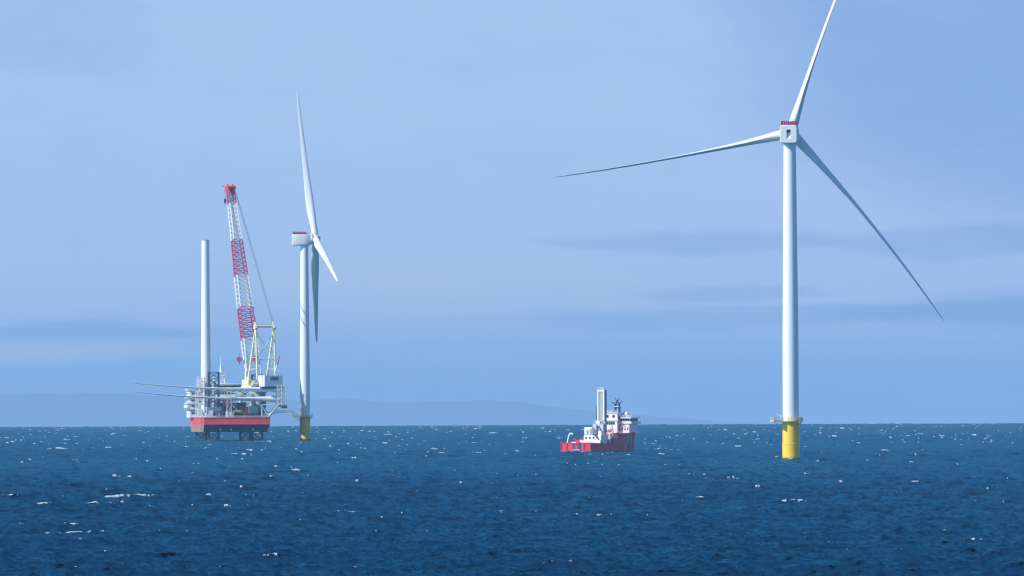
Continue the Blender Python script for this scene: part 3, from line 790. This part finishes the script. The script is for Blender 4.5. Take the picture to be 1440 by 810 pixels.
    for u in (-7, 7):
        mb.tube(P(u, 0.0, 43), P(u, -14, 81), .85, 10, .75)
        mb.tube(P(u, -16.5, 44), P(u, -14.3, 81), .62, 10)
        for t in (.2, .42, .64, .84):
            a = P(u, -14 * t, 43 + 38 * t); b = P(u, -16.5 + 2.2 * t, 44 + 37 * t)
            mb.tube(a, b, .18, 6); t2 = t + .2
            if t2 < 1: mb.tube(a, P(u, -16.5 + 2.2 * t2, 44 + 37 * t2), .15, 6)
        mb.tube(P(u, -15.4, 80), P(u, -12.4, 84.4), 1.1, 10, .55)
        mb.tube(P(u - 1.1, -14, 81.0), P(u + 1.1, -14, 81.0), 1.75, 14)
    mb.tube(P(-7.6, -14.2, 81.4), P(7.6, -14.2, 81.4), .85, 10); mb.tube(P(-7, -14.2, 83), P(7, -14.2, 83), .18, 6)
    mb.tube(P(-7, -14.5, 77), P(7, -15.8, 58), .22, 6); mb.tube(P(7, -14.5, 77), P(-7, -15.8, 58), .22, 6)
    mb.tube(P(-7, -15.8, 58), P(7, -15.8, 58), .25, 6)
    mb.build('gantry', M['cream'], crane)
    # boom
    f0 = P(0, 7.5, 49.5); hd = Q(323.0, 268, 20 + 48)
    hd = C0 + h * 48.5 + zv * hd.z + wv * 0
    tgt = Q(324.0, 268, hd.y); hd = Vector((tgt.x, hd.y, tgt.z))
    axb = (hd - f0).normalized(); nb = (wv.cross(axb)).normalized()
    if nb.y < 0: nb = -nb
    wb = axb.cross(nb).normalized()
    if wb.x < 0: wb = -wb
    Lb = (hd - f0).length
    def sect(s):
        Wd = np.interp(s, [0, .06, .36, .80, 1], [10.6, 10.6, 9.6, 5.6, 4.4]); Dp = np.interp(s, [0, .12, .5, .8, 1], [1.2, 5.4, 6.0, 5.0, 3.8])
        c = f0 + axb * (s * Lb)
        return [c - wb * Wd / 2 - nb * Dp / 2, c + wb * Wd / 2 - nb * Dp / 2, c + wb * Wd / 2 + nb * Dp / 2, c - wb * Wd / 2 + nb * Dp / 2]
    def colr(s):
        y = 523 - s * (523 - 268)
        return 1 if (y < 288 or 341 < y < 390 or 435 < y < 481) else 0
    mb = MB(); nbay = 40
    for j in range(nbay):
        s0, s1 = j / nbay, (j + 1) / nbay
        truss(mb, sect(s0), sect(s1), 1, .48, .23, (lambda t, c=colr((s0 + s1) / 2): c), n=5)
        if j % 2:
            a = sect(s1); mb.tube(a[0], a[2], .1, 4, mi=colr(s0)); 
    boom = mb.build('boom', [M['boomw'], M['boomr']], crane)
    # boom head
    mb = MB(); c = hd
    for sgn in (-1, 1):
        o_ = wb * (2.0 * sgn)
        pl = [c - nb * 3.0 - axb * 2, c + nb * 1.8 - axb * 3, c + nb * 4.6 + axb * 1.0, c + nb * 4.2 + axb * 4.2, c - nb * 1.0 + axb * 4.6, c - nb * 3.2 + axb * 2]
        mb.loft([[tuple(q + o_ - wb * .35) for q in pl], [tuple(q + o_ + wb * .35) for q in pl]], 0, False)
    mb.tube(c - wb * 2.8, c + wb * 2.8, 1.3, 12); mb.tube(c - nb * 2.4 + axb * 1.5 - wb * 3.0, c - nb * 2.4 + axb * 1.5 + wb * 3.0, 1.2, 12)
    mb.build('boom_head', M['headred'], crane)
    mb = MB()
    for k in (-1.3, -.5, .5, 1.3):
        q = c + nb * 3.4 + axb * 2.8 + wb * k; mb.tube(q - wb * .25, q + wb * .25, 1.7, 16)
    mb.build('head_sheave', M['cyel'], crane)
    tip = c + nb * 4.2 + axb * 4.0 - wb * 1.5
    mb = MB(); mb.tube(tip, tip + nb * 2.6 + axb * 1.6 - wb * 1.2, .6, 8, .3); mb.tube(tip - wb * .5, tip - wb * 2.8 + axb * 1.2, .3, 8); mb.build('tip_light_frame', M['cyel'], crane)
    hk = c + nb * 2.5 - wb * 3.2
    mb = MB(); mb.tube(hk + zv * 2, hk - zv * 5.0, .12, 4); mb.tube(hk - zv * 5, hk - zv * 8.0, .75, 10, .95); mb.tube(hk - zv * 8, hk - zv * 9.4, .3, 8, .2)
    mb.build('hook_block', M['dark'], crane)
    # hook blocks stowed beside the boom foot
    for (px, py) in ((336.5, 505.5), (357.5, 504.5)):
        q = Q(px, py, C0.y + 8)
        mb = MB(); mb.tube((q.x, q.y - .6, q.z), (q.x, q.y + .6, q.z), 1.9, 16); mb.tube((q.x, q.y, q.z - 1.5), (q.x, q.y, q.z - 3.6), .35, 8); mb.tube((q.x, q.y, q.z + 1.5), (q.x + (1.2 if px < 350 else -1.2), q.y + 2, q.z + 14), .1, 4)
        mb.build('hook_block', M['boomr'], crane)
    # luffing ropes: from the gantry corners to the boom head
    for u in (-7, 7):
        for k in (-.7, 0, .7):
            mb = MB(); mb.tube(P(u + k, -14, 82), hd - nb * 2.4 + axb * 1.5 + wb * (u * .32 + k * .5), .13, 5)
            mb.build('luffing_rope', M['rope'], crane)
    # red and white whip on the machine house
    a = Q(386, 526, C0.y - 16); b = Q(393.5, 500, C0.y - 16); mid = a.lerp(b, .5)
    mb = MB(); mb.tube(a, mid, .45, 8, mi=0); mb.tube(mid, b, .45, 8, .38, mi=1); mb.build('warning_mast', [M['boomw'], M['boomr']], crane)
    # ---- small deck crane
    a = Q(333, 586, 30); 
    mb = MB(); mb.tube((a.x, 30, DK), (a.x, 30, DK + 5), .7, 10); mb.path([(a.x, 30, DK + 5), (a.x - 3.4, 30, DK + 9.4), (a.x - 6.4, 30, DK + 3.2)], .4, 8)
    mb.build('deck_crane', M['white'], root)
    # bow crane arm over the accommodation
    mb = MB(); mb.tube((9.5, 74, DK), (9.5, 74, 33), .9, 12); mb.tube((9.5, 74, 33), (-4, 72, 36.2), .55, 8, .35); mb.cbox((9.5, 74, 33.5), (2.6, 2.6, 3))
    mb.build('deck_crane', M['cream'], root)
    # ---- vents, lockers, winches, bollards on deck (parts of the rig)
    rng = random.Random(21)
    names = ['vent', 'locker', 'winch_housing', 'pipe_stack']
    for k in range(80):
        px = rng.uniform(290, 382); y = rng.uniform(3, 52)
        x = Q(px, 580, y).x
        if abs(x) > 22.3: x = 22 * (1 if x > 0 else -1)
        if (x - C0.x) ** 2 + (y - 20) ** 2 < 60: y = 30 + rng.random() * 20
        kind = rng.choice(names); mm = rng.choice(['steel', 'lsteel', 'white', 'teal', 'blue', 'steel', 'maroon', 'dark', 'lsteel'])
        hgt = rng.uniform(1.5, 6.5)
        mb = MB()
        if kind == 'vent':
            mb.tube((x, y, DK), (x, y, DK + hgt), .5, 10); mb.tube((x, y - .1, DK + hgt), (x, y - 1.3, DK + hgt + .3), .7, 10)
        elif kind == 'locker':
            ww = rng.uniform(1.5, 3.2); mb.box(x - ww, x + ww * .8, y - 1.2, y + 1.2, DK, DK + hgt); mb.box(x - ww - .1, x + ww * .8 + .1, y - 1.3, y + 1.3, DK + hgt, DK + hgt + .2)
        elif kind == 'winch_housing':
            mb.tube((x - 1.6, y, DK + 1.7), (x + 1.6, y, DK + 1.7), 1.4, 14); mb.box(x - 2, x - 1.6, y - 1.6, y + 1.6, DK, DK + 3.3); mb.box(x + 1.6, x + 2, y - 1.6, y + 1.6, DK, DK + 3.3)
        else:
            for q in range(4): mb.tube((x - 3, y, DK + .5 + q * .75), (x + 3, y, DK + .5 + q * .75), .35, 8)
            mb.box(x - 2.2, x - 1.9, y - .6, y + .6, DK, DK + 3.4); mb.box(x + 1.9, x + 2.2, y - .6, y + .6, DK, DK + 3.4)
        mb.build(kind, M[mm], root)
    mb = MB(); railing(mb, [(-23.3, 104, DK + .1), (-23.3, .3, DK + .1), (23.3, .3, DK + .1), (23.3, 104, DK + .1)], 1.25, .09, False, 1.6, 3)
    mb.build('deck_railing', M['white'], root)
    # dark machinery house behind the cargo, and a block added to shade the far turbine's base
    xa = Q(291, 560, 66).x; xb_ = Q(345, 560, 66).x
    mhs = MB().box(xa, xb_, 62, 70, DK, 27.2).box(xa + 2, xa + 9, 61, 66, 27.2, 29).build('machinery_house', M['blue'], root)
    for k in range(7): MB().box(xa + 1.2 + k * 3.7, xa + 3.4 + k * 3.7, 61.8, 62.1, 18 + (k % 2) * 4, 20.4 + (k % 3) * 2.2).build('shutter', M[('steel', 'lsteel', 'teal')[k % 3]], mhs)
    sh = MB().box(12.5, 22.2, 31, 43, DK, 29.5).box(14.5, 21, 32, 42, 29.5, 34.5).build('added_shade_block', M['steel'], root, bevel=.15)
    for k in range(4): MB().box(13.2 + k * 2.2, 14.6 + k * 2.2, 30.9, 31.1, 23.5, 25.2).build('window', M['glass'], sh)
    # scaffold of walkways between leg and crane
    mb = MB(); xa = Q(304, 560, 24).x; xb_ = Q(331, 560, 24).x
    truss(mb, [(xa, 22, DK), (xb_, 22, DK), (xb_, 27, DK), (xa, 27, DK)], [(xa, 22, 29.5), (xb_, 22, 29.5), (xb_, 27, 29.5), (xa, 27, 29.5)], 3, .28, .16)
    mb.box(xa, xb_, 22, 27, 25.3, 25.6)
    mb.build('walkway_frame', M['steel'], root)
    # gangway to the turbine
    T = lambda px, py, y: Q(px, py, y)
    mb = MB()
    def seg(a, b, hh=1.5, ww=1.1, nb_=6):
        up = Vector((0, 0, hh)); sd = Vector((0, ww, 0))
        truss(mb, [a - sd, a + sd, a + sd + up, a - sd + up], [b - sd, b + sd, b + sd + up, b - sd + up], nb_, .14, .09)
    A_ = T(376, 583.5, 46); B_ = T(391, 580.5, 45); C_ = T(409, 580, 44); E_ = T(420.5, 586.3, 43.5)
    seg(A_, B_, nb_=4); seg(B_, C_, nb_=6); seg(C_, E_, nb_=4)
    mb.cbox((A_.x - 1, 46, DK + 1.6), (3, 4, 3.2))
    mb.build('gangway', M['steel'], root)

    # ---- things standing on the rig (own top-level objects), in world space
    Rz = Matrix.Rotation(PSI, 3, 'Z')
    def Wd(p): return o0 + Rz @ Vector(p)
    # upright tower
    t = empty('turbine_tower', Wd((tx, ty, DK + .1)), PSI)
    tag(t, 'tall white tower without blades standing upright on the left side of the rig', 'turbine tower')
    ztop = W(289.0, 338.5, D_RIG + ty).z - Wd((0, 0, DK + .1)).z
    MB().lathe((0, 0, 0), [(3.5, 0), (3.5, ztop * .3), (3.48, ztop * .3 + .1), (3.05, ztop * .62), (2.75, ztop - .4), (2.85, ztop - .3), (2.85, ztop)], 48).build('tower_shell', M['tower'], t)
    MB().lathe((0, 0, 0), [(3.6, 0), (3.6, .35)], 40).build('base_flange', M['lsteel'], t)
    MB().lathe((0, 0, ztop), [(2.6, 0), (2.5, .6), (.2, .9)], 32).build('top_cover', M['steel'], t)
    # stowed blades
    for (py, pt, lab) in ((547.3, 537.7, 'upper of the two long blades stowed crosswise on the rig'), (560.8, 550.0, 'lower of the two long blades stowed crosswise on the rig')):
        a = Q(392.3, py, 4.5); tipz = Q(184.2, pt, 4.5).z
        mb = blade_mesh(105.3, tipz - a.z + 1.2)
        e = empty('blade_cargo', Wd(a), PSI)
        tag(e, lab, 'turbine blade', 'blades stowed on the rig')
        b_ = mb.build('blade_shell', M['blade'], e)
        d = Vector((-1, 0, -.012)).normalized(); Y = Vector((0, .25, .968)); Y = (Y - d * Y.dot(d)).normalized(); X = Y.cross(d)
        frame_obj(b_, Vector((0, 0, 0)), X, Y, d)
        MB().lathe((0, 0, -.3), [(2.4, 0), (2.4, .7)], 28).build('root_flange', M['lsteel'], b_)
    # deck cargo
    def container(px0, px1, y, z0, hh, mm, lab, dep=3.0, ribs=True, kind='cargo_container', cat='container'):
        x0 = Q(px0, 580, y).x; x1 = Q(px1, 580, y).x; wd_ = x1 - x0
        e = empty(kind, Wd(((x0 + x1) / 2, y, z0)), PSI); tag(e, lab, cat, 'cargo boxes on the rig deck')
        mb = MB(); mb.box(-wd_ / 2, wd_ / 2, -dep / 2, dep / 2, .15, hh)
        if ribs:
            n = max(4, int(wd_ / .6))
            for k in range(n):
                x = -wd_ / 2 + (k + .25) * wd_ / n; mb.box(x, x + wd_ / n / 2, -dep / 2 - .07, -dep / 2, .4, hh - .2)
        mb.build('box_body', M[mm], e)
        for sx in (-1, 1):
            mb = MB(); mb.box(sx * wd_ / 2 - .12, sx * wd_ / 2 + .12, -dep / 2 - .12, -dep / 2 + .12, 0, hh + .1); mb.build('corner_post', M['steel'], e)
        return e
    container(324.5, 332, 20, DK + .12, 5.2, 'maroon', 'dark red cargo box low on the rig deck, left of another')
    container(337.5, 345.5, 19, DK + .12, 7.6, 'maroon', 'taller dark red cargo box beside the crane pedestal')
    container(336, 346, 10.5, DK + .12, 3.4, 'lsteel', 'pale grey cargo box in front of the dark red ones')
    container(350.5, 361.5, 5.6, DK + .12, 8.2, 'teal', 'dark sea-green cargo box at the foot of the crane pedestal', dep=3.2)
    container(293.5, 299.5, 5.0, DK + .12, 5.0, 'white', 'white cargo box at the left rear corner of the deck', dep=2.6)
    container(307.5, 313, 9, DK + .12, 4.4, 'blue', 'deep blue cargo box between the rear left leg and the orange tank')
    # orange tank on a raised stand
    oz = Q(318, 571, 14); e = empty('storage_tank', Wd((oz.x, 14, oz.z)), PSI); tag(e, 'bright orange rounded tank raised above the rig deck', 'tank')
    mb = MB(); rings = []
    for t_ in [i / 10 for i in range(11)]:
        q = max(.15, math.sin(math.pi * min(max(t_, .04), .96)) ** .4)
        rings.append([(-2.4 + 4.8 * t_, 1.7 * q * math.cos(2 * math.pi * j / 16), 2.2 + 1.7 * q * math.sin(2 * math.pi * j / 16)) for j in range(16)])
    mb.loft(rings).build('tank_shell', M['orange'], e)
    mb = MB(); mb.box(-2.2, 2.2, -1.5, 1.5, 0, .5)
    for x in (-1.9, 1.9):
        for y in (-1.3, 1.3): mb.tube((x, y, -(oz.z - DK)), (x, y, .4), .2, 6)
    mb.build('tank_stand', M['orange'], e)
    MB().lathe((0, 0, 3.8), [(.6, 0), (.6, .7)], 12).build('hatch', M['orange'], e)
    # orange hose reel below it
    q = Q(319.5, 580, 8); e = empty('hose_reel', Wd((q.x, 8, DK + .12)), PSI); tag(e, 'orange reel on the rig deck, just right below the orange tank', 'reel')
    MB().tube((-1.1, 0, 2.0), (1.1, 0, 2.0), 1.5, 18).build('drum', M['orange'], e)
    for x in (-1.3, 1.3):
        MB().tube((x - .12, 0, 2.0), (x + .12, 0, 2.0), 1.95, 20).build('reel_flange', M['orange'], e)
        MB().path([(x, -1.5, 0), (x, 0, 2), (x, 1.5, 0)], .15, 6).build('reel_stand', M['steel'], e)
    # yellow lifting frame
    q = Q(334.5, 582, 6); e = empty('lifting_frame', Wd((q.x, 6, DK + .12)), PSI); tag(e, 'yellow lifting frame on the rig deck in front of the cargo boxes', 'lifting frame')
    mb = MB(); mb.box(-3.0, 3.0, -.5, .5, 4.2, 5.1); mb.build('beam', M['cyel'], e)
    for x in (-2.6, 2.6):
        MB().path([(x, -1.2, 0), (x, 0, 4.2), (x, 1.2, 0)], .2, 6).build('beam_stand', M['cyel'], e)
build_rig()

# ------------------------------------------------------------------ support ship
def build_ship():
    D = 5930.0; PS = math.radians(22)
    o0 = W(810, 636, D); o0.z = seaz(D)
    root = empty('support_ship', o0, -PS)
    tag(root, 'red and white offshore support ship with a tall gangway tower, seen from the stern', 'ship')
    # hull: stations (y, half-beam at deck, half-beam at waterline, top z)
    st = [(0, 8.7, 8.2, 5.1), (1.0, 8.9, 8.5, 5.1), (12, 9.0, 8.8, 4.9), (22.0, 9.0, 8.9, 4.6), (28.9, 9.0, 8.9, 4.6), (29.2, 9.0, 8.9, 7.3), (40.4, 9.0, 8.8, 7.3), (41.0, 9.0, 8.8, 10.0), (52, 9.0, 8.0, 10.0), (60, 8.5, 6.6, 10.2), (67, 7.0, 4.6, 10.5), (73, 4.6, 2.4, 10.9), (77, 2.6, 1.0, 11.1), (80, .5, .25, 11.2)]
    rings = []
    for y, hd, hwl, zt in st:
        ring = []
        for f, z in ((hwl * .75, -3.5), (hwl, -.2), (hwl + (hd - hwl) * .4, 2.4), (hd, zt)):
            ring.append((f, y + (1.0 if z < 0 and y > 70 else 0), z))
        ring += [(-x, yy, z) for x, yy, z in reversed(ring)]
        rings.append(ring)
    mb = MB(); mb.loft(rings, 0, False, caps=False); mb.add(rings[0], [tuple(range(7, -1, -1))]); mb.add(rings[-1], [tuple(range(8))])
    m = M['shipred'].copy(); m.name = 'ship_hull_red_with_livery'; t = m.node_tree; nn = t.nodes.new; lk = t.links.new
    b = t.nodes['Principled BSDF']; src = b.inputs['Base Color'].links[0].from_socket
    tcn = nn('ShaderNodeTexCoord'); sp_ = nn('ShaderNodeSeparateXYZ'); lk(tcn.outputs['Object'], sp_.inputs[0])
    def mt(op, a, b_=None):
        n = nn('ShaderNodeMath'); n.operation = op
        for i, v in enumerate((a, b_)):
            if v is None: continue
            if isinstance(v, (int, float)): n.inputs[i].default_value = v
            else: lk(v, n.inputs[i])
        return n.outputs[0]
    # a pale A-shaped emblem on the bow flank: two slanting strokes
    z_ = sp_.outputs[2]; y_ = sp_.outputs[1]
    l1 = mt('ABSOLUTE', mt('SUBTRACT', y_, mt('ADD', 47.5, mt('MULTIPLY', z_, .55))))
    l2 = mt('ABSOLUTE', mt('SUBTRACT', y_, mt('SUBTRACT', 59.5, mt('MULTIPLY', z_, .45))))
    k = mt('MINIMUM', l1, l2); on = mt('MULTIPLY', mt('LESS_THAN', k, 1.5), mt('LESS_THAN', z_, 9.0)); on = mt('MULTIPLY', on, mt('GREATER_THAN', sp_.outputs[0], 0))
    mx = nn('ShaderNodeMix'); mx.data_type = 'RGBA'; mx.inputs[7].default_value = (.36, .33, .40, 1); lk(on, mx.inputs[0]); lk(src, mx.inputs[6]); lk(mx.outputs[2], b.inputs['Base Color'])
    hull = mb.build('hull', m, root)
    MB().prism([(-8.6, .4), (8.6, .4), (8.6, 60), (4, 74), (-4, 74), (-8.6, 60)], 3.4, 3.6).build('work_deck', M['deck'], root)
    MB().prism([(-8.8, 41.5), (8.8, 41.5), (8.7, 56), (7.7, 63), (4.8, 72), (.6, 79), (-.6, 79), (-4.8, 72), (-7.7, 63), (-8.7, 56)], 9.2, 9.5).build('fore_deck', M['deck'], root)
    # stern: dark opening with roller, rubbing bars
    MB().box(-1.8, 2.7, -.12, .6, .8, 5.0).build('stern_opening', M['blue'], hull)
    MB().tube((-1.6, -.3, 1.4), (2.5, -.3, 1.4), .5, 12).build('stern_roller', M['steel'], hull)
    for x in (-8.2, -5.0, 4.4, 8.1):
        MB().box(x - .22, x + .22, -.25, 0.02, .3, 5.2).build('fender_bar', M['maroon'], hull)
    for z in (1.1, 4.9):
        for (x0, x1) in ((-8.9, -1.9), (2.8, 8.9)): MB().box(x0, x1, -.2, .03, z, z + .35).build('rubbing_bar', M['shipred'], hull)
    mb = MB(); mb.box(-.5, 1.2, -.28, -.12, 2.0, 4.2); mb.build('stern_ladder', M['shipred'], hull)
    # aft davit
    mb = MB(); mb.path([(-5.9, 2, 3.6), (-4.9, 2, 8.0), (-4.4, 2, 9.6), (-3.2, 2, 10.1), (-2.5, 2, 9.6)], .42, 10); mb.build('davit', M['white'], root)
    mb = MB(); mb.tube((-.6, 3, 3.6), (-.6, 3, 6.2), .4, 10); mb.tube((-.6, 3, 6.2), (1.8, 3.5, 7.0), .3, 8); mb.tube((-.6, 3, 6.4), (-2.4, 3, 7.0), .3, 8); mb.cbox((-.2, 3, 5.6), (1.6, 1.4, 1.2))
    mb.build('tugger_crane', M['headred'], root)
    # main deck houses
    dh = MB().box(-3.6, 8.0, 14, 24, 3.6, 6.4).box(-2.0, 7.6, 16, 26, 6.4, 8.9).build('deck_house', M['white'], root, bevel=.12)
    MB().box(-6.8, -3.0, 10, 15, 3.6, 5.6).build('deck_house', M['white'], root, bevel=.12)
    for k in range(4): MB().box(-1.2 + k * 2.1, -.2 + k * 2.1, 15.93, 16.1, 7.2, 8.1).build('window', M['glass'], dh)
    # rounded crane house with machinery at its right
    h2 = MB().box(-4.2, .4, 22, 27, 8.9, 13.2).build('winch_house', M['white'], root, bevel=.5)
    mb = MB(); mb.box(-2.8, -1.4, 21.9, 22.1, 9.4, 11.6); mb.box(-.9, .1, 21.9, 22.1, 9.4, 12.4); mb.build('doorway', M['steel'], h2)
    for (x0, x1, y, z0, z1, mm) in ((-.2, 1.8, 24, 8.9, 14.6, 'lsteel'), (1.9, 3.6, 25, 8.9, 12.6, 'steel'), (.4, 2.6, 27, 12, 16.3, 'white'), (3.2, 5.0, 26, 8.9, 15.0, 'lsteel'), (4.4, 6.3, 20, 3.6, 11.3, 'white'), (6.9, 8.2, 28, 3.6, 10.0, 'lsteel')):
        MB().box(x0, x1, y, y + 2.4, z0, z1).build('machinery_casing', M[mm], root, bevel=.15)
    mb = MB(); mb.tube((8.0, 17, 4.8), (4.4, 15.6, 9.2), .55, 8); mb.build('gangway_boom_rest', M['maroon'], root)
    for k, (x, y, z, r_) in enumerate(((6.8, 31, 8.1, 1.1), (8.0, 35, 8.2, 1.0), (5.6, 33, 8.7, .9))):
        MB().tube((x - .8, y, z), (x + .8, y, z), r_, 14).build('winch_drum', M[('steel', 'white', 'lsteel')[k]], root)
    MB().box(-7.5, 8.3, 30, 41, 3.6, 7.0).build('side_casing', M['white'], root, bevel=.1)
    mb = MB(); railing(mb, [(-7.4, 30, 7), (8.2, 30, 7), (8.2, 41, 7)], 1.1, .08, False, 1.6, 2); mb.build('casing_railing', M['white'], root)
    # gangway tower
    tx, ty = 1.2, 32.0; zt = 31.6
    mb = MB(); a = 2.0; d = 2.4
    for x in (-a, a - .75): mb.box(tx + x, tx + x + .75, ty, ty + d, 6.5, zt)
    mb.box(tx - a, tx + a, ty, ty + d, zt, zt + 1.0)
    for z in (11.5, 15.6): mb.box(tx - a + .75, tx + a - .75, ty, ty + .6, z, z + .5)
    tw = mb.build('gangway_tower', M['white'], root)
    MB().box(tx - a + .75, tx + a - .75, ty + .35, ty + .9, 16.2, zt - .01).build('lift_panel', M['tan'], tw)
    MB().box(tx - a + .5, tx + a + .01, ty + d + .02, ty + d + .9, 12, zt + .9).build('rear_panel', M['blue'], tw)
    MB().box(tx + a + .004, tx + a + .25, ty + .4, ty + d + .4, 10, zt + .6).build('side_rail', M['steel'], tw)
    mb = MB(); railing(mb, [(tx - a, ty, zt + 1), (tx + a, ty, zt + 1), (tx + a, ty + d, zt + 1), (tx - a, ty + d, zt + 1)], 1.0, .07, True, 1.4, 2); mb.build('top_railing', M['white'], tw)
    MB().tube((tx - a - .6, ty + .3, 8), (tx - a - .6, ty + .3, 24), .16, 6).build('guide_pole', M['dark'], tw)
    mb = MB(); truss(mb, [(tx - 3.4, ty - 3, 8), (tx + 2.6, ty - 3, 8), (tx + 2.6, ty - .4, 8), (tx - 3.4, ty - .4, 8)], [(tx - 2.4, ty - 3, 16.5), (tx + 2.6, ty - 3, 16.5), (tx + 2.6, ty - .4, 16.5), (tx - 2.4, ty - .4, 16.5)], 3, .22, .14)
    mb.box(tx - 2.6, tx + 2.8, ty - 3.1, ty - .3, 12.3, 12.6); mb.build('stair_frame', M['lsteel'], tw)
    # bridge superstructure (stbd part lower, port part taller)
    sb = MB().box(-6.7, 1.6, 54.5, 66, 9.5, 16.4).box(-7.4, 2.2, 54, 66.5, 16.4, 16.8).box(-6.4, 1.4, 55.2, 65.5, 16.8, 20.3).box(-6.8, 1.8, 54.8, 66, 20.3, 20.7).build('superstructure', M['white'], root, bevel=.08)
    wh = MB().box(2.0, 7.3, 57, 69, 9.5, 15.0).box(1.7, 8.7, 56.4, 70, 14.8, 15.9).box(2.0, 7.4, 57.5, 69, 15.9, 17.6).box(1.6, 8.4, 56.6, 70, 17.6, 18.1).build('wheelhouse', M['white'], root, bevel=.08)
    for k in range(5): MB().box(-5.4 + k * 1.15, -4.5 + k * 1.15, 54.40, 54.6, 14.4, 15.9).build('window', M['glass'], sb)
    for x in (-4.9, -1.4): MB().box(x, x + 1.3, 55.1, 55.3, 18.0, 19.4).build('window', M['glass'], sb)
    for k in range(4): MB().box(2.3 + k * 1.28, 3.35 + k * 1.28, 57.40, 57.6, 16.1, 17.4).build('window', M['glass'], wh)
    MB().box(7.36, 7.5, 58, 68.5, 16.1, 17.4).build('window', M['glass'], wh)
    MB().box(1.56, 1.72, 55.8, 64.5, 17.0, 18.6).build('window', M['glass'], sb)
    for k in range(3): MB().box(3 + k * 1.5, 3.7 + k * 1.5, 56.93, 57.1, 11.5, 12.4).build('window', M['glass'], wh)
    for (z, y, x0, x1, o_) in ((16.8, 54.1, -7.3, 2.1, sb), (20.7, 54.9, -6.7, 1.7, sb), (18.1, 56.7, 1.7, 8.3, wh), (9.5, 50, -8.3, 8.6, root), (12.9, 56.5, 2, 7.6, wh)):
        mb = MB(); railing(mb, [(x0, y, z), (x1, y, z)], 1.1, .07, False, 1.2, 2); mb.build('railing', M['white'], o_)
    # boat deck in front of the block
    MB().box(-6.4, 6.2, 46, 54.4, 6.5, 9.9).build('boat_deck', M['white'], root)
    mb = MB(); rings = []
    for t_ in [i / 10 for i in range(11)]:
        q = max(.15, math.sin(math.pi * min(max(t_, .03), .97)) ** .45)
        rings.append([(-5.4 + 6.2 * t_, 50 + 1.4 * q * math.cos(2 * math.pi * j / 14), 12.1 + 1.6 * q * math.sin(2 * math.pi * j / 14)) for j in range(14)])
    lb = mb.loft(rings).build('lifeboat', M['white'], root)
    for x in (-4.4, -.2): MB().path([(x, 53.6, 9.9), (x, 51.6, 14.2), (x, 50, 13.6)], .18, 6).build('boat_davit', M['white'], lb)
    # dark blue mast
    mx_, my = .2, 58.0
    mb = MB()
    for dx in (-1.0, 1.2): mb.tube((mx_ + dx, my, 20.7), (mx_ + dx * .95, my, 25.2), .62, 8, .45)
    mb.box(mx_ - 2.3, mx_ - .6, my - .6, my + .6, 20.7, 21.9); mb.tube((mx_ - 1.6, my, 23.2), (mx_ + 1.9, my, 23.2), .25, 6); mb.tube((mx_ - 2.9, my, 26.2), (mx_ - .7, my, 24.2), .25, 8, .35)
    mb.tube((mx_ - 1.0, my, 25), (mx_ + .1, my, 27.0), .38, 8); mb.tube((mx_ + 1.1, my, 25), (mx_ + .1, my, 26.8), .38, 8); mb.tube((mx_ + .1, my, 26.6), (mx_ - 1.2, my, 28.4), .2, 6); mb.tube((mx_ + .1, my, 26.6), (mx_ + 1.3, my, 28.4), .2, 6)
    mb.tube((mx_ + 1.1, my, 24.6), (mx_ + 2.6, my, 26.6), .25, 6)
    mb.box(mx_ - 1.0, mx_ + 1.3, my - .5, my + .5, 24.4, 25.0)
    mst = mb.build('mast', M['blue'], root)
    MB().box(mx_ - 1.2, mx_ + 1.3, my - .8, my - .55, 23.7, 24.0).build('radar_scanner', M['white'], mst)
    MB().sphere((4.8, 60, 19.9), 1.1, 14).tube((4.8, 60, 18.1), (4.8, 60, 19.4), .3, 8).build('satellite_dome', M['white'], root)
    for (x, y, z0, z1) in ((7.6, 60, 18.1, 21.3), (1.2, 56, 20.7, 22.6), (2.6, 62, 20.0, 21.8), (7.9, 68, 18.1, 20.4)):
        MB().tube((x, y, z0), (x, y, z1), .1, 5, .06).build('antenna', M['white'], root)
    for (x, y) in ((-1.6, 38), (6.2, 43)):
        MB().tube((x, y, 7.0), (x, y, 10.5), .7, 12, .6).build('vent', M['lsteel'], root)
build_ship()
